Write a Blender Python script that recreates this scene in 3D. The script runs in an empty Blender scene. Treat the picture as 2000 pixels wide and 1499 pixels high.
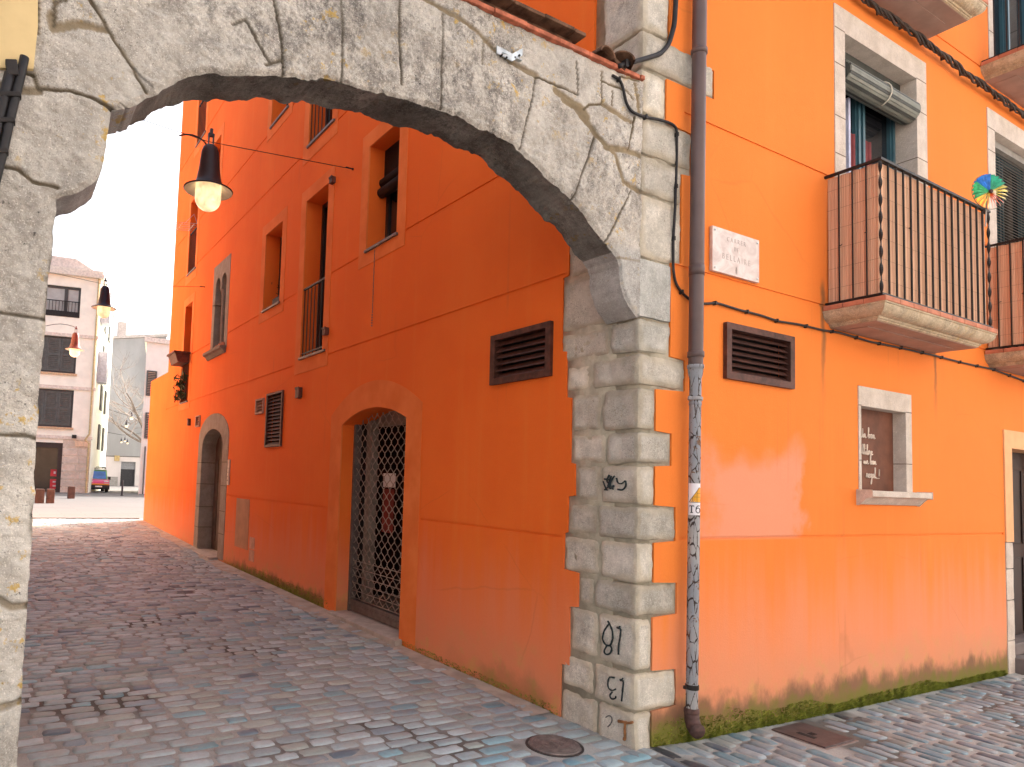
import bpy, bmesh, math, random
import numpy as np
from mathutils import Matrix, Vector
random.seed(7)
RNG = np.random.default_rng(11)
scn = bpy.context.scene
COL = scn.collection

# ------------------------------------------------------------------ camera
FPX, CX, CY = 1341.437, 744.174, 852.154           # focal length and principal point for a 2000 px wide frame
CAM = np.array([-3.526, -3.003, 1.6])
RM = np.array([[0.8727, -0.4869, 0.0353], [0.0618, 0.0386, -0.9973], [0.4842, 0.8726, 0.0638]])
_u, _s, _vt = np.linalg.svd(RM); RM = _u @ _vt
cd = bpy.data.cameras.new('camera'); cam = bpy.data.objects.new('camera', cd); COL.objects.link(cam)
cd.sensor_fit = 'HORIZONTAL'; cd.sensor_width = 36; cd.lens = FPX / 2000 * 36
cd.shift_x = (1000 - CX) / 2000; cd.shift_y = (CY - 749.5) / 2000
cd.clip_start = .05; cd.clip_end = 2000
m = np.eye(4); m[:3, 0] = RM[0]; m[:3, 1] = -RM[1]; m[:3, 2] = -RM[2]; m[:3, 3] = CAM
cam.matrix_world = Matrix(m.tolist()); scn.camera = cam

# ------------------------------------------------------------------ sky, sun, exposure
SUN_TO = Vector((.75, .42, .56)).normalized()
w = bpy.data.worlds.new('World'); scn.world = w; w.use_nodes = True
nt = w.node_tree; bg = nt.nodes['Background']
sky = nt.nodes.new('ShaderNodeTexSky'); sky.sky_type = 'NISHITA'; sky.sun_disc = False
sky.sun_elevation = math.asin(SUN_TO.z); sky.sun_rotation = math.atan2(SUN_TO.x, SUN_TO.y)
sky.air_density = 1.0; sky.dust_density = 6.0; sky.ozone_density = .3
bw = nt.nodes.new('ShaderNodeRGBToBW'); nt.links.new(sky.outputs[0], bw.inputs[0])          # thin high cloud whitens the blue
mx = nt.nodes.new('ShaderNodeMix'); mx.data_type = 'RGBA'; mx.inputs[0].default_value = .48
nt.links.new(sky.outputs[0], mx.inputs[6]); nt.links.new(bw.outputs[0], mx.inputs[7]); nt.links.new(mx.outputs[2], bg.inputs[0]); bg.inputs[1].default_value = .15
sl = bpy.data.lights.new('sun', 'SUN'); so = bpy.data.objects.new('sun', sl); COL.objects.link(so)
sl.energy = 3.0; sl.angle = math.radians(.6); sl.color = (1, .95, .89)
so.rotation_euler = (-SUN_TO).to_track_quat('-Z', 'Y').to_euler(); so.location = (5, 5, 30)
vs = scn.view_settings; scn.display_settings.display_device = 'sRGB'
vs.view_transform = 'Standard'; vs.look = 'None'; vs.gamma = 1; vs.exposure = 1.85

# ------------------------------------------------------------------ measuring helpers: where a sight line meets a real plane
def ray(px, py):
    v = np.array([(px - CX) / FPX, (py - CY) / FPX, 1.0]) @ RM
    return v
def hit(px, py, ax, val=0.):
    v = ray(px, py); return CAM + v * ((val - CAM[ax]) / v[ax])
def hitp(px, py, P0, n):
    v = ray(px, py); n = np.array(n); return CAM + v * (np.dot(np.array(P0) - CAM, n) / np.dot(v, n))
def onS(px, py, off=0.): return hit(px, py, 1, -off)          # on the street front y=0
def onA(px, py, off=0.): return hit(px, py, 0, -off)          # on the alley front x=0
GY = [-20, 2.8, 4.4, 9, 10.9, 16.4, 24, 60, 120, 400]; GZ = [0, 0, .03, .07, .135, .28, .30, .05, 0, 0]
GX = [-50, 0, .5, 1.9, 5.3, 9, 60]; GXZ = [0, 0, -.03, -.062, -.105, -.12, -.12]
def zg(x, y):
    return np.interp(y, GY, GZ) + np.interp(x, GX, GXZ) * np.clip(1 - np.asarray(y) * 3, 0, 1)
def onG(px, py):
    v = ray(px, py); z = 0.
    for i in range(40):
        p = CAM + v * ((z - CAM[2]) / v[2]); z = float(zg(p[0], p[1]))
    return p

# ------------------------------------------------------------------ numpy value noise
def _h(i, j, k):
    n = (i * 374761393 + j * 668265263 + k * 1274126177) & 0xffffffff
    n = ((n ^ (n >> 13)) * 1274126177) & 0xffffffff
    return ((n ^ (n >> 16)) & 0xffff) / 65535.0
def vnoise(p):
    p = np.asarray(p, float); i = np.floor(p).astype(np.int64); f = p - i; f = f * f * (3 - 2 * f)
    r = 0
    for dx in (0, 1):
        for dy in (0, 1):
            for dz in (0, 1):
                wt = (f[:, 0] if dx else 1 - f[:, 0]) * (f[:, 1] if dy else 1 - f[:, 1]) * (f[:, 2] if dz else 1 - f[:, 2])
                r = r + wt * _h(i[:, 0] + dx, i[:, 1] + dy, i[:, 2] + dz)
    return r * 2 - 1
def fbm(p, sc, oc=4, ro=.5):
    p = np.asarray(p, float); r = 0; a = 1; t = 0
    for o in range(oc):
        r = r + a * vnoise(p * sc + 17.3 * o + 100); t += a; a *= ro; sc *= 2.03
    return r / t

# ------------------------------------------------------------------ mesh collector
ORG = {}
def org(o): return ORG.get(o.name, (0, 0, 0)) if o else (0, 0, 0)
class MB:
    def __init__(s): s.v = []; s.f = []; s.n = 0; s.tint = {}; s.pc = []
    def add(s, vs, fs, tint=None):
        vs = np.asarray(vs, float).reshape(-1, 3)
        if tint is not None: s.tint[s.n] = (len(vs), tint)
        s.pc.append((vs, fs)); s.v.append(vs); b = s.n; s.f.extend([tuple(b + i for i in f) for f in fs]); s.n += len(vs); return s
    def box(s, x0, x1, y0, y1, z0, z1, tint=None):
        v = [(x, y, z) for x in (x0, x1) for y in (y0, y1) for z in (z0, z1)]
        return s.add(v, [(0, 1, 3, 2), (4, 6, 7, 5), (0, 4, 5, 1), (2, 3, 7, 6), (0, 2, 6, 4), (1, 5, 7, 3)], tint)
    def obox(s, c, ax, ay, az, tint=None):                    # oriented box: centre and three half axes
        c, ax, ay, az = map(np.array, (c, ax, ay, az))
        v = [c + i * ax + j * ay + k * az for i in (-1, 1) for j in (-1, 1) for k in (-1, 1)]
        return s.add(v, [(0, 1, 3, 2), (4, 6, 7, 5), (0, 4, 5, 1), (2, 3, 7, 6), (0, 2, 6, 4), (1, 5, 7, 3)], tint)
    def tube(s, pts, r, n=8, tint=None, cap=True):
        pts = [np.array(p, float) for p in pts]; L = len(pts); vs = []; fs = []
        rr = r if hasattr(r, '__len__') else [r] * L
        pu = None
        for i, p in enumerate(pts):
            t = pts[min(i + 1, L - 1)] - pts[max(i - 1, 0)]; t = t / (np.linalg.norm(t) + 1e-9)
            if pu is None:
                a = np.array([0, 0, 1.]) if abs(t[2]) < .9 else np.array([1., 0, 0]); u = np.cross(a, t)
            else: u = pu - t * np.dot(pu, t)
            u = u / (np.linalg.norm(u) + 1e-9); pu = u; w_ = np.cross(t, u)
            for k in range(n):
                a = 2 * math.pi * k / n; vs.append(p + rr[i] * (math.cos(a) * u + math.sin(a) * w_))
        for i in range(L - 1):
            for k in range(n):
                fs.append((i * n + k, i * n + (k + 1) % n, (i + 1) * n + (k + 1) % n, (i + 1) * n + k))
        if cap: fs.append(tuple(range(n))[::-1]); fs.append(tuple((L - 1) * n + k for k in range(n)))
        return s.add(vs, fs, tint)
    def lathe(s, prof, c, n=24, ax=2, tint=None):
        vs = []; fs = []; o = [(1, 2, 0), (2, 0, 1), (0, 1, 2)][ax]
        for (r, h) in prof:
            for k in range(n):
                a = 2 * math.pi * k / n; q = [0, 0, 0]
                q[o[0]] = r * math.cos(a); q[o[1]] = r * math.sin(a); q[o[2]] = h
                vs.append([q[i] + c[i] for i in range(3)])
        for i in range(len(prof) - 1):
            for k in range(n): fs.append((i * n + k, i * n + (k + 1) % n, (i + 1) * n + (k + 1) % n, (i + 1) * n + k))
        return s.add(vs, fs, tint)
    def prism(s, poly, fmap, w0, w1, tint=None):               # fmap(u, v, w) -> 3d
        n = len(poly); vs = [fmap(u, v, w0) for u, v in poly] + [fmap(u, v, w1) for u, v in poly]
        fs = [tuple(range(n)), tuple(range(2 * n - 1, n - 1, -1))]
        for i in range(n): j = (i + 1) % n; fs.append((i, j, n + j, n + i))
        return s.add(vs, fs, tint)
    def ribbon(s, pts, wd, nrm):                               # flat painted stroke
        pts = [np.array(p, float) for p in pts]; nrm = np.array(nrm, float); vs = []; fs = []
        for i, p in enumerate(pts):
            t = pts[min(i + 1, len(pts) - 1)] - pts[max(i - 1, 0)]; t /= np.linalg.norm(t) + 1e-9
            u = np.cross(nrm, t); u /= np.linalg.norm(u) + 1e-9
            k = wd / 2 * (.85 + .3 * random.random()); vs += [p - u * k, p + u * k]
        for i in range(len(pts) - 1): fs.append((2 * i, 2 * i + 1, 2 * i + 3, 2 * i + 2))
        return s.add(vs, fs)
    def slab(s, outer, holes, fmap, t0, t1, tint=None):        # polygon with holes, thickness t0..t1
        cu = bpy.data.curves.new('tmp', 'CURVE'); cu.dimensions = '2D'; cu.fill_mode = 'BOTH'; cu.extrude = .5
        for pl in [outer] + list(holes):
            sp = cu.splines.new('POLY'); sp.points.add(len(pl) - 1); sp.use_cyclic_u = True
            for q, (a, b) in zip(sp.points, pl): q.co = (a, b, 0, 1)
        ob = bpy.data.objects.new('tmp', cu); me = bpy.data.meshes.new_from_object(ob)
        vs = [fmap(v.co.x, v.co.y, t0 if v.co.z < 0 else t1) for v in me.vertices]
        fs = [tuple(p.vertices) for p in me.polygons]
        bpy.data.objects.remove(ob); bpy.data.curves.remove(cu); bpy.data.meshes.remove(me)
        return s.add(vs, fs, tint)
    def block(s, x0, x1, y0, y1, z0, z1, r=.02, res=.03, amp=.006, tint=None):   # dressed stone: rounded, rough
        lo = np.array([x0, y0, z0]); hi = np.array([x1, y1, z1])
        for ax in range(3):
            a, b = [(1, 2), (2, 0), (0, 1)][ax]
            na = max(2, int((hi[a] - lo[a]) / res)); nb = max(2, int((hi[b] - lo[b]) / res))
            ga = np.linspace(lo[a], hi[a], na + 1); gb = np.linspace(lo[b], hi[b], nb + 1)
            A_, B_ = np.meshgrid(ga, gb, indexing='ij')
            for sd in (0, 1):
                if sd and ax < 2: continue                     # backs are inside the wall
                P = np.zeros((A_.size, 3)); P[:, a] = A_.ravel(); P[:, b] = B_.ravel(); P[:, ax] = hi[ax] if sd else lo[ax]
                core = np.clip(P, lo + r, hi - r); d = P - core; l = np.linalg.norm(d, axis=1, keepdims=True)
                P = core + d / np.maximum(l, 1e-9) * r
                P = P + (d / np.maximum(l, 1e-9)) * stone_disp(P, amp)[:, None]
                P = P + amp * 1.1 * np.stack([fbm(P + 31 * q_, 6.5, 3) for q_ in (1, 2, 3)], 1)
                tv_ = tint
                if tint is not None and len(tint) == 4:            # mortar smeared over the edges of the face
                    e = np.minimum(np.minimum(core[:, a] - lo[a], hi[a] - core[:, a]), np.minimum(core[:, b] - lo[b], hi[b] - core[:, b])) - r
                    k = np.clip(1 - e / (.004 + .055 * np.clip(fbm(P + 7, 5, 3, .6) + .25, 0, 1)), 0, 1) * (.75 if amp > .005 else 0)
                    tv_ = np.repeat(np.array(tint, float)[None], len(P), 0); tv_[:, 3] = 1 - k; tv_[:, :3] *= (1 + .10 * fbm(P + 3, 4, 2))[:, None]
                fs = [(i * (nb + 1) + j, (i + 1) * (nb + 1) + j, (i + 1) * (nb + 1) + j + 1, i * (nb + 1) + j + 1) for i in range(na) for j in range(nb)]
                s.add(P, fs, tv_)
        return s
    def build(s, name, mat, parent=None, smooth=False, bevel=0, origin=None, seg=2):
        me = bpy.data.meshes.new(name); o = bpy.data.objects.new(name, me); COL.objects.link(o)
        og = np.array(origin if origin is not None else org(parent))
        V = np.concatenate(s.v) - og
        me.from_pydata(V.tolist(), [], s.f)
        if mat: me.materials.append(mat)
        if s.tint:
            ca = me.color_attributes.new('tint', 'FLOAT_COLOR', 'POINT'); arr = np.ones((s.n, 4), np.float32)
            for st, (ln, t) in s.tint.items(): arr[st:st + ln, :np.shape(t)[-1]] = t
            ca.data.foreach_set('color', arr.ravel())
        if smooth: me.polygons.foreach_set('use_smooth', [True] * len(me.polygons))
        me.update()
        if parent is not None: o.parent = parent; ORG[o.name] = tuple(og)
        else: o.location = tuple(og); ORG[o.name] = tuple(og)
        if bevel:
            b = o.modifiers.new('bevel', 'BEVEL'); b.width = bevel; b.segments = seg; b.limit_method = 'ANGLE'; b.angle_limit = .6
        return o
def build_each(m, name, mat, parent=None, **k):                 # every added piece an object of its own
    for vs, fs in m.pc: o = MB().add(vs, fs).build(name, mat, parent, **k)
    return o
def stone_disp(P, amp): return amp * (1.3 * fbm(P, 9, 4, .6) + .5 * fbm(P + 5, 45, 2))
def tag(o, label=None, cat=None, group=None, kind=None):
    if label: o['label'] = label
    if cat: o['category'] = cat
    if group: o['group'] = group
    if kind: o['kind'] = kind
    return o
def thing(name, label, cat, loc=(0, 0, 0), group=None):
    o = bpy.data.objects.new(name, None); COL.objects.link(o); o.location = loc; ORG[o.name] = tuple(loc)
    o.empty_display_size = .2
    return tag(o, label, cat, group)
def copy_tree(o, parent=None, loc=None):
    c = o.copy(); COL.objects.link(c)
    if parent is not None: c.parent = parent
    if loc is not None: c.location = loc
    for ch in list(o.children): copy_tree(ch, c)
    return c
def rect(a0, a1, b0, b1): return [(a0, b0), (a1, b0), (a1, b1), (a0, b1)]
fA = lambda u, v, w_: (w_, u, v)                               # alley wall plane: u=y, v=z, w=x
fS = lambda u, v, w_: (u, w_, v)                               # street wall plane: u=x, v=z, w=y

# ------------------------------------------------------------------ materials
class Mat:
    def __init__(s, name, rough=.8, spec=.3, metal=0.):
        s.m = bpy.data.materials.new(name); s.m.use_nodes = True; s.nt = s.m.node_tree
        s.b = s.nt.nodes['Principled BSDF']; s.b.inputs['Roughness'].default_value = rough
        s.b.inputs['Specular IOR Level'].default_value = spec; s.b.inputs['Metallic'].default_value = metal
        s._pos = None
    def nd(s, t, ins=None, **props):
        n = s.nt.nodes.new(t)
        for k, v in props.items(): setattr(n, k, v)
        for k, v in (ins or {}).items():
            if isinstance(v, bpy.types.NodeSocket): s.nt.links.new(v, n.inputs[k])
            elif v is not None: n.inputs[k].default_value = v
        return n
    def pos(s):
        if s._pos is None: s._pos = s.nd('ShaderNodeNewGeometry').outputs['Position']
        return s._pos
    def xyz(s): n = s.nd('ShaderNodeSeparateXYZ', {0: s.pos()}); return n.outputs
    def mapped(s, sc, loc=(0, 0, 0)): return s.nd('ShaderNodeMapping', {'Vector': s.pos(), 'Scale': sc, 'Location': loc}).outputs[0]
    def noise(s, sc, det=4, ro=.55, vec=None, dist=0):
        return s.nd('ShaderNodeTexNoise', {'Vector': vec or s.pos(), 'Scale': sc, 'Detail': det, 'Roughness': ro, 'Distortion': dist}).outputs['Fac']
    def vor(s, sc, feat='F1', vec=None, out='Distance'):
        return s.nd('ShaderNodeTexVoronoi', {'Vector': vec or s.pos(), 'Scale': sc}, feature=feat).outputs[out]
    def math(s, op, a, b=None, c=None, clamp=False):
        return s.nd('ShaderNodeMath', {0: a, 1: b, 2: c}, operation=op, use_clamp=clamp).outputs[0]
    def step(s, v, lo, hi):                                    # smooth 0..1 between lo and hi
        n = s.nd('ShaderNodeMapRange', {0: v, 1: lo, 2: hi, 3: 0., 4: 1.}); n.interpolation_type = 'SMOOTHSTEP'; return n.outputs[0]
    def mix(s, f, a, b, blend='MIX'):
        def c(x): return x if isinstance(x, bpy.types.NodeSocket) else (*x, 1)[:4]
        return s.nd('ShaderNodeMix', {0: f, 6: c(a), 7: c(b)}, data_type='RGBA', blend_type=blend).outputs[2]
    def attr(s, name): return s.nd('ShaderNodeAttribute', attribute_name=name).outputs
    def col(s, c):
        if isinstance(c, bpy.types.NodeSocket): s.nt.links.new(c, s.b.inputs['Base Color'])
        else: s.b.inputs['Base Color'].default_value = (*c, 1)
        return s
    def rough(s, v): s.nt.links.new(v, s.b.inputs['Roughness']); return s
    def bump(s, h, st=.3, d=.01):
        n = s.nd('ShaderNodeBump', {'Height': h, 'Strength': st, 'Distance': d}); s.nt.links.new(n.outputs[0], s.b.inputs['Normal']); return s

def plain(name, c, rough=.6, metal=0., var=.15, sc=8, spec=.4, bump=0):
    M = Mat(name, rough, spec, metal)
    f = M.noise(sc, 5)
    d = tuple(x * (1 - var) for x in c); u = tuple(min(1, x * (1 + var)) for x in c)
    M.col(M.mix(M.step(f, .3, .7), d, u))
    if bump: M.bump(M.noise(sc * 6, 4), bump, .004)
    return M.m

# orange lime plaster: paler on the street face, faded in places, streaked, stained near the ground
def make_plaster():
    M = Mat('orange_plaster', .88, .2); x, y, z = M.xyz()
    base = (.90, .186, .026); deep = (.86, .160, .020); pale = (.88, .30, .062); pink = (.80, .345, .225)
    c = M.mix(M.step(M.noise(.9, 4), .35, .68), deep, base)
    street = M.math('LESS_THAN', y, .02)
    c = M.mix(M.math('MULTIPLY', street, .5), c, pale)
    stx = M.noise(1., 5, .6, M.mapped((6, 6, .35)))
    c = M.mix(M.math('MULTIPLY', M.step(stx, .5, .85), .3), c, pale)
    n1 = M.noise(2.2, 5, .6); n2 = M.noise(7, 4)
    # repaired, faded patch below the street vent
    e = M.math('MULTIPLY', M.math('SUBTRACT', n1, .5), .9)
    px_ = M.math('ADD', x, e); pz = M.math('ADD', z, M.math('MULTIPLY', M.math('SUBTRACT', M.noise(1.7, 4, .5, M.mapped((1, 1, 1), (4, 2, 1))), .5), .9))
    patch = M.math('MULTIPLY', M.step(px_, .5, .8), M.math('SUBTRACT', 1., M.step(px_, 1.74, 1.88)))
    patch = M.math('MULTIPLY', patch, M.math('SUBTRACT', 1., M.step(pz, 1.80, 2.04)))
    patch = M.math('MULTIPLY', patch, M.step(z, 1.26, 1.30)); patch = M.math('MULTIPLY', patch, street)
    c = M.mix(M.math('MULTIPLY', patch, .75), c, pink)
    low = M.math('SUBTRACT', 1., M.step(M.math('ADD', z, M.math('MULTIPLY', M.math('SUBTRACT', stx, .5), 1.1)), .35, 1.25))
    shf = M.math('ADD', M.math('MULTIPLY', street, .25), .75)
    c = M.mix(M.math('MULTIPLY', M.math('MULTIPLY', low, .55), shf), c, pink)
    low2 = M.math('SUBTRACT', 1., M.step(M.math('ADD', z, M.math('MULTIPLY', M.math('SUBTRACT', n1, .5), .5)), .08, .55))
    c = M.mix(M.math('MULTIPLY', M.math('MULTIPLY', low2, .5), shf), c, (.62, .34, .20))
    yel = M.math('MULTIPLY', M.step(n2, .5, .7), low2)
    c = M.mix(M.math('MULTIPLY', yel, .5), c, (.62, .40, .12))
    # hairline cracks and faint drips
    wp = M.nd('ShaderNodeMix', {0: .06, 4: M.pos(), 5: M.nd('ShaderNodeTexNoise', {'Vector': M.pos(), 'Scale': 3., 'Detail': 4}).outputs['Color']}, data_type='VECTOR').outputs[1]
    ck = M.math('SUBTRACT', 1., M.step(M.vor(.8, 'DISTANCE_TO_EDGE', wp), .0, .006))
    c = M.mix(M.math('MULTIPLY', M.math('MULTIPLY', ck, M.step(M.noise(.7, 2), .52, .62)), .13), c, (.30, .09, .03))
    dr = M.math('MULTIPLY', M.step(M.noise(1., 3, .5, M.mapped((14, 14, .25), (2, 2, 0))), .60, .72), M.step(M.noise(1.3, 3), .45, .65))
    c = M.mix(M.math('MULTIPLY', dr, .2), c, (.42, .13, .05))
    # rain streaks under the balcony ends and the arch
    for sx, sw in ((2.10, .05), (3.93, .045)):
        d = M.math('ABSOLUTE', M.math('SUBTRACT', M.math('ADD', x, M.math('MULTIPLY', M.math('SUBTRACT', M.noise(5, 3), .5), .09)), sx))
        k = M.math('MULTIPLY', M.math('SUBTRACT', 1., M.step(d, 0., sw)), M.math('MULTIPLY', M.step(z, 2.2, 2.9), M.math('SUBTRACT', 1., M.step(z, 3.2, 3.35))))
        k = M.math('MULTIPLY', k, street)
        c = M.mix(M.math('MULTIPLY', k, .75), c, (.13, .09, .05))
    # grey black mould and green algae rising from the paving
    mo = M.noise(1., 6, .62, M.mapped((5, 5, 3.2)))
    zz = M.math('SUBTRACT', M.math('ADD', M.math('SUBTRACT', z, M.math('ADD', .05, M.math('MULTIPLY', street, .06))), M.math('MULTIPLY', M.math('MAXIMUM', x, 0.), .024)), M.math('MULTIPLY', M.math('SUBTRACT', mo, .40), .42))
    amt = M.math('ADD', M.math('MULTIPLY', street, .93), .0)
    al = M.math('MAXIMUM', M.math('MULTIPLY', M.step(y, 4.3, 4.9), M.math('SUBTRACT', 1., M.step(y, 7.6, 9.))), M.math('MULTIPLY', M.step(M.noise(.9, 2, .5, M.mapped((1, 1, .2), (3, 4, 0))), .45, .65), .45))
    amt = M.math('MAXIMUM', amt, M.math('MULTIPLY', al, .9))
    c = M.mix(M.math('MULTIPLY', M.math('SUBTRACT', 1., M.step(zz, -.01, .15)), M.math('MULTIPLY', amt, .78)), c, (.072, .07, .047))
    z3 = M.math('SUBTRACT', M.math('ADD', z, M.math('MULTIPLY', M.math('MAXIMUM', x, 0.), .019)), M.math('MULTIPLY', M.math('SUBTRACT', n2, .45), .35))
    c = M.mix(M.math('MULTIPLY', M.math('SUBTRACT', 1., M.step(z3, -.0, .20)), amt), c, (.17, .19, .035))
    M.col(M.mix(M.math('MULTIPLY', M.noise(60, 3), .14), c, (.45, .12, .03)))
    M.bump(M.math('ADD', M.noise(90, 4, .6), M.math('MULTIPLY', M.noise(6, 4), 1.5)), .22, .008)
    return M.m
def make_band():
    M = Mat('pale_plaster_band', .9, .2)
    M.col(M.mix(M.step(M.noise(3, 5), .3, .75), (.76, .185, .040), (.86, .245, .065))); M.bump(M.noise(80, 4), .2, .006); return M.m

def make_stone(name, a, b, mortar, dark=.6, lichen=.5, speck=.5, streak=1.):
    M = Mat(name, .9, .25); at = M.attr('tint')
    c = M.mix(M.step(M.noise(5, 6, .65), .35, .65), a, b)
    big = M.step(M.noise(1.1, 5, .6, M.mapped((1.3, 1.3, .6))), .34, .56)
    mid = M.step(M.noise(8, 7, .75, M.mapped((1.3, 1.3, .8))), .44, .60)
    fine = M.step(M.noise(45, 5, .8), .42, .58)
    f = M.math('MULTIPLY', M.math('ADD', M.math('MULTIPLY', mid, .65), M.math('MULTIPLY', fine, .5), clamp=True), big)
    if streak: f = M.math('MULTIPLY', f, M.nd('ShaderNodeMapRange', {0: M.xyz()[2], 1: 3.1, 2: 3.8, 3: .45, 4: 1.}).outputs[0])
    c = M.mix(M.math('MULTIPLY', f, dark), c, (.095, .085, .078))
    sp = M.step(M.noise(120, 3, .7), .55, .64)
    c = M.mix(M.math('MULTIPLY', M.math('MULTIPLY', sp, M.step(M.noise(4.5, 3), .38, .62)), speck), c, (.13, .115, .10))
    blk = M.math('MULTIPLY', M.step(M.noise(30, 5, .75, M.mapped((1, 1, 1), (9, 2, 4))), .60, .66), M.step(M.noise(2.1, 3, .5, M.mapped((1, 1, 1), (5, 5, 1))), .48, .60))
    c = M.mix(M.math('MULTIPLY', blk, min(1, dark * 1.1)), c, (.04, .036, .034))
    sp2 = M.step(M.noise(150, 2, .6, M.mapped((1, 1, 1), (3, 1, 2))), .58, .68)
    c = M.mix(M.math('MULTIPLY', sp2, .5), c, tuple(min(1, q * 1.45) for q in b))
    li = M.math('MULTIPLY', M.step(M.noise(11, 4, .7, M.mapped((1, 1, 1), (7, 3, 1))), .57, .64), M.step(M.noise(1.6, 3), .46, .58))
    c = M.mix(M.math('MULTIPLY', li, lichen), c, (.52, .34, .07))
    mc = M.mix(M.step(M.noise(7, 6, .65), .35, .65), mortar, tuple(q * .72 for q in mortar))
    c = M.mix(at['Alpha'], mc, c); c = M.mix(1., c, at['Color'], 'MULTIPLY')
    M.col(c); M.bump(M.math('ADD', M.noise(38, 6, .7), M.math('MULTIPLY', M.noise(140, 3), .5)), .6, .014)
    return M.m

def make_cobble():
    M = Mat('cobble_stone', .55, .5); at = M.attr('tint')
    c = M.mix(1., at['Color'], M.mix(M.noise(30, 6, .7), (.7, .7, .7), (1.25, 1.25, 1.25)), 'MULTIPLY')
    d = M.step(M.noise(5.5, 5, .65), .52, .66)
    c = M.mix(M.math('MULTIPLY', d, .5), c, (.33, .315, .29))            # trodden-in sand
    M.col(c); M.rough(M.nd('ShaderNodeMapRange', {0: M.noise(22, 4), 3: .45, 4: .75}).outputs[0])
    M.bump(M.noise(55, 5, .65), .4, .006); return M.m
def make_sand():
    M = Mat('joint_sand', .9, .2)
    c = M.mix(M.step(M.noise(3, 6, .65), .35, .65), (.29, .295, .285), (.40, .405, .39))
    dk = M.step(M.noise(.8, 4, .6), .53, .64)
    c = M.mix(M.math('MULTIPLY', dk, .8), c, (.06, .05, .042))
    c = M.mix(M.math('MULTIPLY', M.step(M.noise(130, 3), .5, .7), .4), c, (.15, .13, .1))
    M.col(c); M.bump(M.noise(70, 5), .5, .006); return M.m

PL = make_plaster(); BAND = make_band()
STONE = make_stone('arch_granite', (.46, .425, .37), (.62, .585, .52), (.37, .29, .18), .82, .8, .6)
QUOIN = make_stone('quoin_granite', (.51, .49, .425), (.68, .65, .575), (.55, .49, .375), .32, .10, .6, 0)
FRAME = make_stone('pale_frame_stone', (.58, .50, .42), (.70, .62, .54), (.45, .38, .30), .12, .05, .15, 0)
GREYST = make_stone('grey_doorway_stone', (.30, .26, .22), (.38, .335, .29), (.2, .17, .14), .2, .0, .2, 0)
COB = make_cobble(); SAND = make_sand()
RUST = plain('brown_rusty_metal', (.085, .032, .022), .6, .2, .4, 14, .4, .2)
DARK = plain('dark_void', (.012, .010, .010), .9, 0, .2)
IRON = plain('black_iron', (.022, .018, .017), .55, .3, .3, 20)
GREY = plain('grey_zinc', (.16, .135, .125), .5, .3, .2, 12)
GALV = plain('galvanised_steel', (.50, .54, .56), .4, .6, .2, 20)
LIME = plain('threshold_limestone', (.42, .37, .33), .7, 0, .15, 10, .3, .2)
PVC = plain('brown_pipe_plastic', (.115, .075, .070), .42, 0, .12, 5)
CABLE = plain('black_cable', (.014, .012, .013), .55, 0, .3, 20)
TERRA = plain('terracotta', (.50, .20, .12), .85, 0, .2, 9, .2, .3)
ROOFT = plain('old_roof_tile', (.13, .07, .042), .9, 0, .5, 14, .2, .4)
BRICKR = plain('red_flat_tile', (.47, .15, .085), .85, 0, .35, 16, .2, .3)
CREAM = plain('cream_render', (.92, .91, .80), .9, 0, .05, 2, .2)
YEL = plain('pale_yellow_plaster', (.62, .47, .24), .9, 0, .12, 3, .2, .25)
GREEN_SH = plain('grey_green_shutter', (.10, .105, .10), .6, 0, .15, 6)
TEAL = plain('blue_grey_window_paint', (.045, .115, .145), .4, 0, .15, 6)
WHITE = plain('white_paint', (.78, .78, .78), .5, 0, .05)
GLASS = Mat('dark_window_glass', .06, .7).col((.012, .013, .016)).m
# ------------------------------------------------------------------ ORANGE BUILDING
ob = thing('orange_building', 'orange plastered corner building with stone quoins, iron balconies and barred windows', 'building', (0, 0, 0))
H = 13.5; L1 = 14.3; L2 = 16.45
Ledge = [(.64, -.25), (.64, .36), (.56, .37), (.57, .77), (.49, .78), (.49, 1.01), (.635, 1.02), (.63, 1.27), (.60, 1.28), (.60, 1.53), (.535, 1.54), (.54, 1.76), (.585, 1.77), (.585, 2.23), (.635, 2.24), (.64, 2.57), (.69, 2.58), (.69, 3.12), (.635, 3.13), (.63, 3.42), (.50, 3.43), (.50, 4.28), (.425, 4.29), (.43, H)]
Redge = [(.155, -.3), (.155, .21), (.38, .22), (.38, .45), (.155, .46), (.155, .79), (.385, .80), (.385, 1.0), (.16, 1.01), (.16, 1.26), (.365, 1.27), (.365, 1.49), (.165, 1.50), (.165, 1.75), (.32, 1.76), (.32, 1.97), (.165, 1.98), (.165, 2.25), (.45, 2.26), (.45, 2.47), (.30, 2.48), (.30, 3.11), (.40, 3.12), (.40, 3.74), (.50, 3.75), (.50, 4.05), (.24, 4.06), (.24, 4.36), (.74, 4.37), (.74, 4.58), (.26, 4.59), (.26, H)]
win = dict(W1=(3.16, 3.86, 4.18, 5.44), W2=(4.97, 5.72, 3.20, 5.43), W3=(6.62, 7.37, 4.18, 5.45), W4=(6.61, 7.38, 7.2, 8.45), W5=(4.95, 5.75, 6.2, 8.45),
           W6=(10.4, 11.18, 7.33, 8.45), W7=(11.78, 12.55, 9.05, 11.1), W8=(12.06, 12.76, 6.09, 7.83), W9=(12.09, 12.75, 3.15, 5.39), W0=(3.16, 3.86, 7.2, 8.45))
def arch_rect(y0, y1, z0, zs, rise, n=14):
    c = (y0 + y1) / 2; hw = (y1 - y0) / 2
    top = [(c + hw * math.cos(a), zs + rise * math.sin(a)) for a in [math.pi * k / n for k in range(n + 1)]]
    return [(y0, z0), (y1, z0)] + top
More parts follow.
